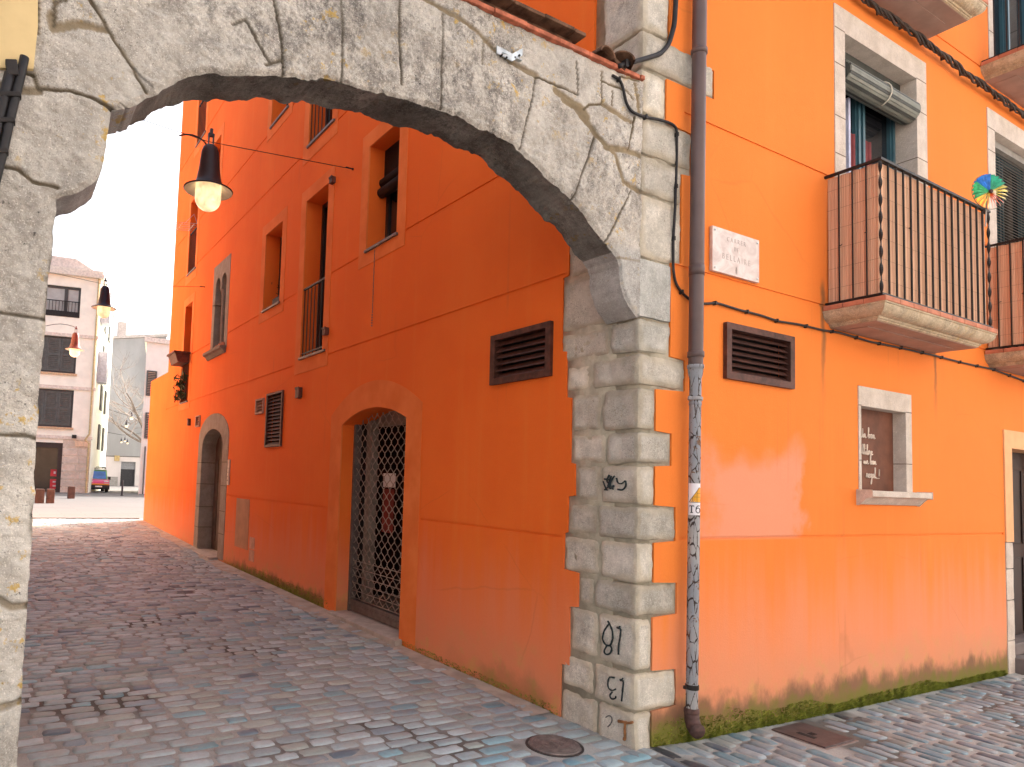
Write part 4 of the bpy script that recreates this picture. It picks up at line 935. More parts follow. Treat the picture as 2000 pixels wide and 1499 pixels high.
v1 = CI.vor(1., 'DISTANCE_TO_EDGE', CI.mapped((30, 30, 9))); v1n = CI.math('ADD', v1, CI.math('MULTIPLY', CI.math('SUBTRACT', CI.noise(9, 5, .7), .52), .45))
c_ = CI.mix(CI.step(CI.noise(3, 4), .4, .6), (.42, .39, .36), (.58, .54, .48)); c_ = CI.mix(CI.step(CI.noise(1.2, 2), .35, .6), c_, (.27, .285, .31))
c_ = CI.mix(CI.math('SUBTRACT', 1., CI.step(v1n, .015, .05)), c_, (.05, .035, .03)); c_ = CI.mix(CI.step(CI.noise(14, 5, .7), .60, .66), c_, (.17, .085, .04))
CI.col(c_); CI.bump(CI.step(v1n, .0, .06), .6, .004); CI = CI.m
m = MB(); m.tube([(px_at(z), PY, z) for z in (.17, .8, 1.5, 2.36)], .037, 24, cap=False); m.lathe([(.037, 2.34), (.043, 2.36), (.047, 2.385), (.047, 2.405), (.052, 2.408), (.052, 2.43), (.046, 2.43)], (px_at(2.4), PY, 0), 24)
m.lathe([(.037, 2.16), (.04, 2.165), (.04, 2.18), (.037, 2.185)], (px_at(2.2), PY, 0), 24)
ci = m.build('cast_iron_pipe', CI, dp, smooth=True)
m = MB(); m.lathe([(.038, 2.195), (.047, 2.197), (.047, 2.217), (.038, 2.219)], (px_at(2.2), PY, 0), 24); m.box(px_at(2.2) - .068, px_at(2.2) + .068, PY - .008, PY + .006, 2.195, 2.219); m.build('pipe_clamp', GREY if False else plain('grey_clamp', (.3, .3, .31), .5, .4), ci, bevel=.003)
m = MB(); m.lathe([(.0375, .335), (.042, .337), (.042, .365), (.0375, .367)], (px_at(.35), PY, 0), 24); m.box(px_at(.3) - .06, px_at(.3) - .03, PY - .0, PY + .02, .34, .36); m.build('pipe_clamp', IRON, ci)
m = MB(); zb0 = .19
m.lathe([(.038, zb0 + .03), (.046, zb0 + .025), (.048, zb0 + .005), (.045, zb0 - .005)], (px_at(.1), PY, 0), 24)
P = [(px_at(.1) - .00, PY, zb0), (px_at(.1) - .002, PY - .004, zb0 - .04), (px_at(.1) - .010, PY - .022, zb0 - .075), (px_at(.1) - .022, PY - .05, zb0 - .09), (px_at(.1) - .03, PY - .068, zb0 - .092)]
m.tube(P, [.044, .045, .046, .047, .048], 20); m.build('outlet_elbow', plain('rusty_cast_iron', (.085, .045, .038), .7, .1, .35, 30, .4, .3), ci, smooth=True)
# sticker wrapped round the pipe
def wrapmap(u, v, k=.0012):                                    # u metres around the pipe from the viewer-facing line, v height
    th = math.radians(-139) + u / .038
    return (px_at(v) + (.0375 + k) * math.cos(th), PY + (.0375 + k) * math.sin(th), v)
zs0, zs1 = 1.445, 1.65
m = MB(); N = 14; vs = []
for i in range(N + 1): u = -.042 + .084 * i / N; vs += [wrapmap(u, zs0), wrapmap(u, zs1)]
m.add(vs, [(2 * i, 2 * i + 2, 2 * i + 3, 2 * i + 1) for i in range(N)]); stk = m.build('sticker', plain('white_vinyl', (.82, .80, .84), .4, 0, .02), dp, smooth=True)
def wpatch(mm, poly, k):
    P = [poly]
    me = [(u, v) for u, v in poly]; c = np.mean(me, axis=0); n = len(me)
    vs = [wrapmap(u, v, k) for u, v in me]; mm.add(vs, [tuple(range(n))])
m = MB(); tri = lambda z: -.035 + (z - 1.527) / .096 * .063
for i in range(12):
    a, b = 1.529 + i * .0078, 1.529 + (i + 1) * .0078
    l0, l1 = tri(a), tri(b)
    for j in range(6):
        u0, u1 = l0 + (.041 - l0) * j / 6, l0 + (.041 - l0) * (j + 1) / 6; w0, w1 = l1 + (.041 - l1) * j / 6, l1 + (.041 - l1) * (j + 1) / 6
        wpatch(m, [(u0, a), (u1, a), (w1, b), (w0, b)], .0018)
m.build('triangle', plain('amber_print', (.75, .36, .02), .5, 0, .05), stk)
m = MB()
def wl(pts, wd):
    Pn = []
    for (a, b), (c, d) in zip(pts[:-1], pts[1:]):
        for i in range(7): Pn.append(wrapmap(a + (c - a) * i / 6, b + (d - b) * i / 6, .0022))
    m.tube(Pn, wd, 5)
wl([(tri(1.527), 1.527), (.041, 1.527)], .0015); wl([(tri(1.527), 1.527), (tri(1.625), 1.625)], .0015); wl([(tri(1.562), 1.562), (.041, 1.562)], .0009); wl([(-.012, 1.527), (-.012, 1.562)], .0009); wl([(.014, 1.527), (.014, 1.60)], .0009); wl([(.014, 1.585), (.041, 1.585)], .0009)
# T 6 in heavy roman letters
for poly in [[(-.032 + .005 * i, .062), (-.027 + .005 * i, .062), (-.027 + .005 * i, .056), (-.032 + .005 * i, .056)] for i in range(6)] + [[(-.032, .057), (-.029, .057), (-.031, .049), (-.032, .049)], [(-.005, .057), (-.002, .057), (-.002, .049), (-.003, .049)]] + list(([(-.0205, .057), (-.0135, .057), (-.0135, .016), (-.0205, .016)], [(-.025, .018), (-.016, .018), (-.016, .013), (-.025, .013)], [(-.016, .018), (-.008, .018), (-.008, .013), (-.016, .013)])):
    wpatch(m, [(u, zs0 + v) for u, v in poly], .002)
th = [(.022 + .014 * math.cos(a), .031 + .016 * math.sin(a)) for a in np.linspace(0, 2 * math.pi, 20)]
wl([(u, zs0 + v) for u, v in th], .0028); wl([(.009, zs0 + .034), (.010, zs0 + .05), (.020, zs0 + .061), (.032, zs0 + .060)], .0028)
m.build('lettering', plain('dark_print', (.015, .03, .04), .5), stk)

# ------------------------------------------------------------------ street name plaque
pq = thing('street_name_plaque', 'pinkish marble street name plaque reading CARRER DE BELLAIRE on orange wall', 'street sign', (.955, -.01, 3.13))
MARB = Mat('pink_marble', .35, .5); MARB.col(MARB.mix(MARB.step(MARB.noise(7, 6, .6, dist=1.), .35, .65), (.56, .46, .42), (.74, .66, .62))); MARB = MARB.m
m = MB(); m.box(.69, 1.222, -.028, -.004, 3.125, 3.44); m.build('slab', MARB, pq, bevel=.002)
ENG = plain('engraved_grey_letter', (.50, .42, .39), .8)
def text_mesh(t, size, align='CENTER'):
    cu = bpy.data.curves.new('t', 'FONT'); cu.body = t; cu.size = size; cu.align_x = align; cu.extrude = .0006
    o = bpy.data.objects.new('t', cu); me = bpy.data.meshes.new_from_object(o)
    r = (np.array([v.co for v in me.vertices]), [tuple(p.vertices) for p in me.polygons])
    bpy.data.objects.remove(o); bpy.data.curves.remove(cu); bpy.data.meshes.remove(me); return r
m = MB()
def put(t, size, x, z, stretch=1.):
    V, Fc = text_mesh(t, size); m.add(np.stack([x + V[:, 0] * stretch, -.0286 - V[:, 2], z + V[:, 1]], 1), Fc)
put('C A R R E R', .046, .955, 3.362, .92); put('D E', .042, .955, 3.305, .8); put('B E L L A I R E', .058, .955, 3.228, .92)
for r, z in ((.009, 3.180), (.012, 3.168), (.009, 3.154)):
    m.lathe([(r, -.0292), (r, -.0284), (r * .55, -.0284), (r * .55, -.0292), (r, -.0292)], (.955, 0, z), 12, 1)
m.box(.953, .957, -.0292, -.028, 3.140, 3.195); m.box(.945, .965, -.0292, -.028, 3.190, 3.193)
m.build('lettering', ENG, pq)
m = MB()
for x in (.715, 1.198):
    for z in (3.15, 3.415): m.lathe([(.009, -.026), (.009, -.032), (.005, -.036), (0, -.037)], (x, 0, z), 12, 1)
build_each(m, 'screw', WHITE, pq, smooth=True)

# ------------------------------------------------------------------ cables
def cable(name, pts, r, label, mat=CABLE, twist=0, off=.014, clips=True, cat='cable'):
    P = np.array(pts, float); d = np.r_[0, np.cumsum(np.linalg.norm(np.diff(P, axis=0), axis=1))]; n = max(6, int(d[-1] / .02))
    t = np.linspace(0, d[-1], n); P = np.stack([np.interp(t, d, P[:, k]) for k in range(3)], 1)
    for _ in range(3): P[1:-1] = .25 * P[:-2] + .5 * P[1:-1] + .25 * P[2:]
    m_ = MB()
    if twist:
        for s in range(twist):
            ph = 2 * math.pi * s / twist; q_ = P.copy(); tt_ = t * 14 + ph
            j = .012 * np.array([math.sin(k * 3.1 + s * 2) for k in t]); rr_ = r * 1.25
            q_[:, 1] += rr_ * np.cos(tt_) - rr_; q_[:, 2] += rr_ * np.sin(tt_) + j; m_.tube(q_, r * (.6 + .3 * (s % 2)), 6)
    else: m_.tube(P, r, 8)
    o = m_.build(name, mat, None, smooth=True, origin=tuple(P[0])); tag(o, label, cat)
    if clips:
        m_ = MB(); k = max(2, int(d[-1] / .35)); c = 0
        for i in np.linspace(3, n - 4, k).astype(int): m_.obox(P[i], (r * .7, 0, 0), (0, r * 1.5, 0), (0, 0, r * 1.5)); c += 1
        build_each(m_, 'cable_clip', mat, o, origin=tuple(P[0]))
    return o
sp = lambda L, off=.014: [onS(a, b, off) for a, b in L]
cable('wall_cable', sp([(1322, -30), (1320, 0), (1317, 50), (1306, 88), (1290, 106), (1256, 116), (1232, 123), (1208, 130)], .03), .016, 'thick black cable bundle curving down the stone corner onto the tiles')
cable('wall_cable', sp([(1196, 148), (1212, 156), (1219, 180), (1222, 200), (1232, 218), (1255, 228), (1285, 234), (1308, 240), (1322, 249), (1322, 300), (1319, 400), (1315, 470), (1315, 530), (1320, 556), (1333, 574), (1350, 588), (1375, 594), (1400, 592), (1445, 606), (1485, 616), (1520, 628), (1560, 634), (1610, 646), (1640, 650), (1700, 668), (1760, 680), (1822, 694), (1880, 709), (1940, 722), (2010, 748), (2060, 760)], .015), .009, 'thin black cable running from arch down corner and along the street wall under balconies')
cable('wall_cable', sp([(1560, -90), (1640, -40), (1690, 4), (1720, 26), (1760, 52), (1800, 82), (1828, 105), (1850, 118), (1880, 145), (1910, 163), (1940, 185), (1975, 212), (2040, 260)], .05), .013, 'twisted dark cable bundle sagging across orange wall beneath the upper balconies', plain('dusty_brown_cable', (.045, .03, .022), .7, 0, .4, 30), 5)
m = MB()
lc = [onS(48, 112, .03), onS(40, 150, .03), onS(30, 190, .03), onS(18, 240, .03), onS(5, 300, .03), onS(-25, 420, .03), onS(-60, 560, .03)]
m.tube([p + [0, .0, 0] for p in lc], .017, 12); m.tube([p + [-.036, .0, -.0] for p in lc[1:]], .020, 12)
lco = m.build('cable_conduit', CABLE, None, smooth=True, origin=tuple(lc[-1])); tag(lco, 'black cable conduits clamped at left edge of the arch pillar', 'conduit')
m = MB()
for p in (lc[2], lc[3], lc[4]): m.obox(p + [-.017, 0, 0], (.036, 0, .010), (0, .020, 0), (-.003, 0, .010))
m.obox(lc[1] + [-.03, 0, .02], (.02, 0, .006), (0, .02, 0), (-.006, 0, .03)); build_each(m, 'clamp', IRON, lco, origin=tuple(lc[-1]), bevel=.004)

# ------------------------------------------------------------------ pinwheel on the balcony
c = hit(1932, 375, 1, -.44); c = np.array(c); Rp = .155
pw = thing('pinwheel', 'rainbow coloured pinwheel clipped to the balcony rail end', 'pinwheel', (c[0] + .02, c[1] + .03, 4.12))
wax = np.array([-.45, -.89, .02]); wax /= np.linalg.norm(wax); ux = np.cross([0, 0, 1.], wax); ux /= np.linalg.norm(ux); uz = np.cross(wax, ux)
PETC = [(.02, .22, .75), (.02, .42, .80), (.05, .50, .20), (.25, .60, .15), (.80, .62, .05), (.85, .50, .03), (.75, .12, .03), (.80, .35, .05), (.75, .60, .08), (.20, .55, .10), (.04, .45, .25), (.03, .30, .80)]
NP = 24
for s in range(6):
    m = MB()
    for k in range(NP):
        if (k * 12 // NP) // 2 != s: continue
        a0 = 2 * math.pi * k / NP + math.pi / 2; a1 = a0 + 2 * math.pi / NP * .92
        f = lambda a, r, h: c + (ux * math.cos(a) + uz * math.sin(a)) * r + wax * h
        m.add([f(a0, .012, .01), f(a0, Rp, .022), f(a1, Rp * .99, -.008), f(a1, .012, -.004), f((a0 + a1) / 2, Rp * .6, .012)], [(0, 1, 4), (1, 2, 4), (2, 3, 4), (3, 0, 4)])
    m.build('blades', plain('pinwheel_foil', PETC[s * 2], .35, 0, .35, 25), pw)
m = MB(); m.tube([c + (ux * math.cos(a) + uz * math.sin(a)) * (Rp + .002) for a in np.linspace(0, 2 * math.pi, 49)], .0025, 5, cap=False); m.build('rim', plain('pinwheel_rim', (.1, .12, .08), .5), pw, smooth=True)
m = MB(); m.lathe([(0, -.03), (.018, -.02), (.018, .02), (0, .03)], c, 10, 1); m.build('hub', plain('pinwheel_hub', (.06, .03, .02), .5), pw)
m = MB(); m.tube([c - wax * .02, c + [.0, .03, -.3]], .006, 6); m.build('stick', plain('pinwheel_stick', (.5, .45, .4), .6), pw)
# ------------------------------------------------------------------ hanging street lamps (lit)
BULB = Mat('lit_bulb', .3, .3); BULB.col((.9, .8, .6))
BULB.b.inputs['Emission Color'].default_value = (1, .72, .38, 1); BULB.b.inputs['Emission Strength'].default_value = .4; _f = BULB.math('ADD', BULB.math('MULTIPLY', BULB.noise(9, 3), .9), -.12); BULB.nt.links.new(_f, BULB.b.inputs['Emission Strength']); BULB = BULB.m
INNER = plain('lamp_inside_white', (.62, .58, .52), .5)
LMAT = {'black': plain('black_lamp_enamel', (.030, .024, .030), .45, .1, .15), 'blue': plain('blue_black_lamp_enamel', (.012, .03, .07), .45, .1, .15), 'red': plain('red_brown_lamp_enamel', (.12, .030, .022), .5, .1, .2)}
def lamp(p, k, mat, label, tilt=True, parts=True):
    """bell lamp: p = centre of the brim, k = brim radius"""
    p = np.array(p); s = k / .26
    t = thing('street_lamp', label, 'street lamp', tuple(p), 'bell lamps hung over the alley')
    m = MB(); prof = [(.255, -.012), (.26, .0), (.20, .022), (.152, .055), (.128, .12), (.112, .22), (.10, .34), (.092, .42), (.075, .47), (.045, .495), (.0, .50)]
    m.lathe([(r * s, z * s) for r, z in prof], p, 32); m.build('lamp_shade', mat, t, smooth=True)
    m = MB(); m.lathe([(.252 * s, -.013 * s), (.19 * s, .012 * s), (.145 * s, .045 * s), (.12 * s, .11 * s), (0, .12 * s)], p, 32); m.build('reflector', INNER, t, smooth=True)
    m = MB(); R = .136
    m.lathe([(.132 * s, .06 * s), (R * s, .0), (R * s, -.10 * s)] + [(R * s * math.cos(a), (-.10 - R * .95 * math.sin(a)) * s) for a in np.linspace(.12, 1.57, 9)], p, 24); m.build('bulb', BULB, t, smooth=True)
    m = MB(); m.box(p[0] - .03 * s, p[0] - .02 * s, p[1] - .02 * s, p[1] + .02 * s, p[2] + .47 * s, p[2] + .60 * s); m.box(p[0] + .02 * s, p[0] + .03 * s, p[1] - .02 * s, p[1] + .02 * s, p[2] + .47 * s, p[2] + .60 * s)
    m.box(p[0] - .032 * s, p[0] + .032 * s, p[1] - .022 * s, p[1] + .022 * s, p[2] + .595 * s, p[2] + .625 * s); m.box(p[0] - .015 * s, p[0] + .015 * s, p[1] - .015 * s, p[1] + .015 * s, p[2] + .62 * s, p[2] + .68 * s)
    m.build('hook', mat, t); return t
def wire(name, pts, r, label):
    m = MB(); m.tube(pts, r, 6); return tag(m.build(name, CABLE, None, smooth=True, origin=tuple(pts[0])), label, 'cable')
def cat(a, b, sag, n=24): a = np.array(a); b = np.array(b); return [a + (b - a) * t + np.array([0, 0, -sag * 4 * t * (1 - t)]) for t in np.linspace(0, 1, n)]
LX = -3.45
p1 = hit(407, 372, 1, 4.35); k1 = np.linalg.norm(hit(453, 377, 1, 4.35) - hit(360, 374, 1, 4.35)) / 2
lamp(p1, k1, LMAT['black'], 'black bell lamp, the largest and nearest, lit and hanging just inside the arch')
h1 = hit(407, 277, 1, 4.35); e1 = onA(690, 331)
wire('span_wire', [e1, h1, [LX, 4.35, h1[2] + .1]], .004, 'thin span wire carrying the nearest black bell lamp')
a1 = [hit(x, y, 1, 4.35) for x, y in ((404, 284), (398, 276), (388, 269), (376, 264), (362, 263), (350, 265.5))]
wire('feed_cable', a1, .009, 'curved black feed cable looping into the top of the nearest bell lamp')
m = MB(); m.lathe([(0, -.02), (.012, -.02), (.012, .05)], (0, e1[1], e1[2]), 8, 0); m.tube([e1, e1 + [-.10, 0, .0]], .008, 6); m.build('wire_anchor', IRON, ob)
p2 = hit(203, 602, 1, 11.3); k2 = np.linalg.norm(hit(228, 606, 1, 11.3) - hit(179, 602, 1, 11.3)) / 2
lamp(p2, k2, LMAT['blue'], 'blue black bell lamp against the white sky at the mouth of the alley')
h2 = hit(206, 556, 1, 11.3); e2 = onA(400, 561); wire('span_wire', [e2, h2, [LX, 11.3, h2[2] + .1]], .004, 'thin span wire carrying the blue black bell lamp')
m = MB(); m.lathe([(0, -.02), (.012, -.02), (.012, .05)], (0, e2[1], e2[2]), 8, 0); m.tube([e2, e2 + [-.10, 0, .0]], .008, 6); m.build('wire_anchor', IRON, ob)
p3_ = hit(146, 683, 1, 16.0); k3 = np.linalg.norm(hit(165, 683, 1, 16.) - hit(127, 681, 1, 16.)) / 2
lamp(p3_, k3, LMAT['red'], 'red brown bell lamp hanging in front of the cream building shutters')
a3 = [hit(x, y, 1, 16.) for x, y in ((147, 640), (143, 638), (132, 635), (118, 633), (105, 634), (90, 637))] + [np.array([LX, 16., hit(90, 637, 1, 16.)[2]])]
wire('feed_cable', a3, .008, 'curved feed cable holding the red brown bell lamp')
far = [(257, 816, 11.5, 62, 'small far bell lamp, highest of the cluster before the grey wall'), (247, 831, 11, 62, 'small far bell lamp just left of and below the highest one'), (237, 863, 7, 66, 'tiny far bell lamp, leftmost of the trio low on the grey wall'), (244, 861, 7, 69, 'tiny far bell lamp, middle of the trio low on the grey wall'), (249, 865, 7, 66, 'tiny far bell lamp, rightmost of the trio low on the grey wall')]
for px, py, br, y, lab in far:
    p = hit(px, py, 1, y); k = np.linalg.norm(hit(px + br / 2, py, 1, y) - p)
    lamp(p, k, LMAT['black'], lab)
for px, py, y in ((252, 803, 62), (244, 850, 67)):
    wire('span_wire', [hit(290, py - 6, 1, y), hit(px + 5, py, 1, y), hit(px - 6, py + 8 if y == 62 else py, 1, y), hit(196, py - 8, 1, y)], .02, 'distant span wire with the ' + ('upper pair' if y == 62 else 'lower trio') + ' of small bell lamps')

# ------------------------------------------------------------------ cream apartment house beyond the plaza
C0 = onG(172, 963); C0[2] = 0
dC = np.array([3.265, -.665, 0]); dC /= np.linalg.norm(dC); nC = np.array([dC[1], -dC[0], 0])     # nC faces the camera
fC = lambda u, v, w_: tuple(C0 + dC * u - nC * w_ + np.array([0, 0, v]))                          # u along facade (right = +), w inward
def uC(px, py): p = hitp(px, py, C0, nC); return float(np.dot(p - C0, dC)), float(p[2])
cb = thing('cream_apartment_house', 'cream rendered apartment house with dark shutters and a shop across the plaza', 'building', tuple(C0))
ztop = uC(150, 541)[1]
def rC(px0, py0, px1, py1): a, b = uC(px0, py0), uC(px1, py1); return (min(a[0], b[0]), max(a[0], b[0]), min(a[1], b[1]), max(a[1], b[1]))
wa = rC(70, 553, 155, 622); wb_ = rC(60, 652, 147, 731); wc = rC(56, 757, 140, 836); shp = rC(40, 862, 120, 962); shp = (shp[0], shp[1], .1, shp[3])
m = MB(); m.slab(rect(-16, 0, -.5, ztop), [rect(*q_) for q_ in (wa, wb_, wc, shp)], fC, 0, .5)
m.prism(rect(-16, -.01, -.5, ztop - .01), fC, .5, 12)
m.build('wall', CREAM, cb)
zl = [uC(150, y)[1] for y in (657, 759, 856)]
m = MB()
for z in zl: m.prism(rect(-16.05, .06, z - .10, z + .10), fC, -.10, .0)
m.prism(rect(-16.1, .2, ztop, ztop + .25), fC, -.35, 12); m.prism(rect(-16.1, .1, ztop + .25, ztop + .5), fC, -.1, 12)
m.build('cornice', plain('cream_cornice', (.74, .67, .58), .9), cb)
m = MB(); m.prism([(-16, ztop + .5), (-.2, ztop + .5), (-1.6, ztop + 1.3), (-16, ztop + 1.6)], fC, .6, 10); m.build('roof', plain('pale_roof', (.70, .62, .56), .9), cb)
for i, q_ in enumerate((wa, wb_, wc)):
    a, b, c_, d_ = q_; m = MB(); m.slab(rect(a - .01, b + .01, c_ - .01, d_ + .01), [rect(a + .14, (a + b) / 2 + .35, c_ + .14, d_ - .14), rect((a + b) / 2 + .55, b - .14, c_ + .14, d_ - .14)] if i == 0 else [rect(a + .12, b - .12, c_ + .12, d_ - .12)], fC, .12, .26)
    f = m.build('window', plain('dark_green_grey_frame', (.06, .06, .06), .6), cb)
    if i == 0:
        m = MB(); m.prism(rect(a + .1, b - .1, c_ + .1, d_ - .1), fC, .2, .24); m.build('pane', plain('curtained_glass', (.42, .42, .40), .25, 0, .1, 3, .5), f)
        m = MB(); m.prism(rect(a, b, c_ + .95, c_ + 1.0), fC, -.05, .0)
        for k in range(14): x = a + (b - a) * (k + .5) / 14; m.prism(rect(x - .015, x + .015, c_, c_ + .95), fC, -.04, -.01)
        m.prism(rect(a, b, c_, c_ + .35), fC, -.03, -.015); m.build('railing', IRON, f)
    else:
        m = MB(); n = 3
        for j in range(n):
            x0 = a + .12 + (b - a - .24) * j / n; x1 = a + .12 + (b - a - .24) * (j + 1) / n
            z = c_ + .14
            while z < d_ - .2: m.prism(rect(x0 + .12, x1 - .12, z, z + .075), fC, .10, .14); z += .115
            m.slab(rect(x0 + .01, x1 - .01, c_ + .12, d_ - .12), [rect(x0 + .12, x1 - .12, c_ + .24, (c_ + d_) / 2 - .05), rect(x0 + .12, x1 - .12, (c_ + d_) / 2 + .05, d_ - .24)], fC, .08, .14)
        m.prism(rect(a + .1, b - .1, c_ + .1, d_ - .1), fC, .16, .2); m.build('shutter', GREEN_SH, f)
        m = MB(); m.prism(rect(a - .1, b + .1, c_ - .12, c_ + .0), fC, -.12, .12); m.build('sill', plain('glow_tinted_sill', (.62, .42, .26), .9), f)  # orange light below the windows put into the sill colour
a, b, c_, d_ = shp
m = MB(); m.slab(rect(a - .3, b + .02, .02, d_ + .02), [rect(a, b - .35, .15, d_ - .3)], fC, .1, .3); f = m.build('shop_front', plain('dark_shop_frame', (.035, .022, .022), .5), cb)
m = MB(); m.prism(rect(a, b - .3, .1, d_ - .2), fC, .27, .29); m.build('pane', plain('shop_glass', (.035, .028, .025), .15, 0, .3, 1), f)
m = MB(); RP = []
for q_ in (rC(98, 917, 111, 931), rC(97, 936, 111, 956)): m.prism(rect(*q_), fC, .2, .23)
m.build('poster', plain('red_poster', (.50, .035, .045), .6, 0, .2, 2), f)
m = MB()
for q_ in (rC(104, 921, 108, 926), rC(102, 940, 108, 943), rC(102, 948, 108, 951)): m.prism(rect(*q_), fC, .19, .2)
m.build('poster_print', plain('pale_print', (.6, .5, .5), .6), f)
m = MB()                                                         # stone ground storey
q_ = rC(123, 866, 172, 960); rowz = np.linspace(.0, zl[2] - .12, 8); rg = random.Random(8)
for i in range(7):
    x = q_[0]
    while x < 0: L = rg.uniform(.7, 1.3); v = rg.uniform(.9, 1.08); m.prism(rect(x + .01, min(x + L, .0) - .01, rowz[i] + .012, rowz[i + 1] - .012), fC, -.05, .0, (v, v * .99, v * .97, 1)); x += L
m.build('stone_base', FRAME, cb)
q_ = rC(147, 862, 172, 873); m = MB(); m.prism(rect(q_[0], q_[1], q_[2], q_[3]), fC, -.13, -.06); m.build('shop_sign', plain('pale_orange_sign', (.72, .52, .36), .6), cb)
q_ = rC(142, 850, 150, 857); m = MB(); m.prism(rect(q_[0], q_[1], q_[2], q_[3]), fC, -.35, -.1); m.build('floodlight', IRON, cb)
m = MB(); m.tube([fC(-.12, .1, -.1), fC(-.12, zl[2] - .3, -.1), fC(-.35, zl[2] - .1, -.12), fC(-.12, zl[2] + .3, -.1), fC(-.12, ztop, -.1)], .06, 8); m.build('downpipe', plain('yellowish_downpipe', (.55, .42, .22), .6), cb)
m = MB()                                                         # side balconies seen edge on
for z in (zl[0] + 1.2, zl[1] + .6):
    m.prism(rect(0.0, .55, z, z + 2.0), lambda u, v, w_: tuple(C0 + dC * u - nC * w_ + np.array([0, 0, v])), 1.0, 2.2)
build_each(m, 'awning', plain('blue_grey_awning', (.42, .42, .46), .7), cb)
m = MB()
for z in np.linspace(3, ztop - 2.5, 4): m.prism(rect(-.02, .10, z, z + 1.7), fC, 4, 5.2); m.prism(rect(-.02, .10, z, z + 1.7), fC, 7.5, 8.7)
build_each(m, 'side_shutter', GREEN_SH, cb)

# grey party wall far behind, with a doorway
G0 = onG(250, 950); G0[2] = 0
fG = lambda u, v, w_: (G0[0] + u, G0[1] + w_, v)
def uG(px, py): p = hit(px, py, 1, G0[1]); return p[0] - G0[0], p[2]
gb = thing('grey_party_wall_building', 'tall blank grey rendered building closing the far side of the plaza', 'building', tuple(G0))
gl = uG(190, 900)[0]; gr = uG(312, 900)[0]; zt0 = uG(205, 668)[1]; zt1 = uG(298, 655)[1]; d0 = uG(234, 950); d1 = uG(265, 903)
GW = Mat('stained_grey_render', .9, .2); GW.col(GW.mix(GW.step(GW.noise(.35, 6, .6, GW.mapped((1, 1, .5))), .35, .7), (.34, .325, .315), (.47, .45, .44))); GW = GW.m
zs_ = uG(240, 892)[1]
m = MB(); m.slab([(gl - 6, -.3), (gr, -.3), (gr, zt1), (gl - 6, zt0 - .8)], [rect(d0[0], d1[0], -.25, d1[1])], fG, 0, 1.0); m.prism([(gl - 6, -.3), (gr, -.3), (gr, zt1 - .05), (gl - 6, zt0 - .85)], fG, 1.0, 12); m.build('wall', GW, gb)
m = MB(); m.slab([(gl - 6, -.3), (gr, -.3), (gr, zs_), (gl - 6, zs_)], [rect(d0[0] - .003, d1[0] + .003, -.26, d1[1])], fG, -.06, .0); m.build('lower_render', plain('pale_pink_render', (.66, .58, .55), .9, 0, .05, 1), gb)
m = MB(); m.prism([(gl - 6, zt0 - .75), (gr + .1, zt1 + .05), (gr + .1, zt1 + .35), (gl - 6, zt0 - .45)], fG, -.15, 12); q_ = uG(244, 655); m.prism(rect(q_[0] - .4, q_[0] + .4, zt1 - .3, zt1 + 1.4), fG, 2, 3); m.build('coping', plain('pale_coping', (.6, .52, .47), .9), gb)
m = MB(); m.prism(rect(d0[0], d1[0], -.25, uG(250, 917)[1]), fG, .35, .45); m.build('door', plain('dark_grey_door', (.035, .033, .038), .6), gb)
m = MB(); m.prism(rect(d0[0], d1[0], uG(250, 917)[1], d1[1]), fG, .3, .4); m.build('transom', plain('grey_transom', (.25, .25, .27), .4), gb)
m = MB(); g1 = uG(200, 841); 
P = [fG(*uG(x, y), -.08) for x, y in ((199, 700), (199, 885), (203, 891), (275, 893), (276, 905))]; m.tube(P, .05, 6); m.build('conduit', plain('grey_conduit', (.16, .13, .12), .7), gb)
m = MB(); q_ = uG(228, 896); m.prism(rect(q_[0] - .25, q_[0] + .25, q_[1] - .25, q_[1] + .3), fG, -.25, -.0); m.build('alarm_box', plain('ochre_box', (.5, .35, .15), .6), gb)
m = MB(); q_ = uG(218, 941); m.prism(rect(q_[0] - .55, q_[0] + .55, q_[1] - .6, q_[1] + .5), fG, -.25, -.06); m.build('meter_box', plain('grey_box', (.33, .30, .28), .6), gb)
# white house on the right side of the plaza
w0 = onG(270, 965); fW = lambda u, v, w_: (w0[0] + u, w0[1] + w_, v)
def uW(px, py): p = hit(px, py, 1, w0[1]); return p[0] - w0[0], p[2]
wb = thing('white_house', 'narrow glimpse of a white house right of the far plaza behind the orange wall', 'house', (w0[0], w0[1], 0))
zw = uW(285, 668)[1]
m = MB(); sk = (w0[0] - CAM[0]) / (w0[1] - CAM[1]) + .03; fW2 = lambda u, v, w_: (w0[0] + u + w_ * sk, w0[1] + w_, v); m.prism(rect(0, 12, -.4, zw), fW2, 0, 10); m.build('wall', plain('white_render', (.88, .87, .80), .9, 0, .04, 2), wb)
m = MB(); m.prism(rect(-.15, 12.2, zw, zw + .3), fW2, -.2, 10.2); m.build('roof', plain('pale_eave', (.80, .74, .66), .9), wb)
for q_ in ((287, 724, 296, 774), (284, 806, 291, 857)):
    a, b = uW(q_[0], q_[1]), uW(q_[2], q_[3]); m = MB(); m.slab(rect(a[0], b[0] + .25, b[1], a[1]), [rect(a[0] + .08, b[0] + .17, b[1] + .08, a[1] - .08)], fW, -.12, .0)
    z = b[1] + .1
    while z < a[1] - .15: m.prism(rect(a[0] + .05, b[0] + .2, z, z + .07), fW, -.09, -.04); z += .11
    m.build('shutter', GREEN_SH, wb)
m = MB(); a = uW(274, 872); m.tube([fW(.25, z, -.1) for z in (.0, 2, a[1])], .05, 6); m.build('downpipe', plain('grey_conduit', (.16, .13, .12), .7), wb)

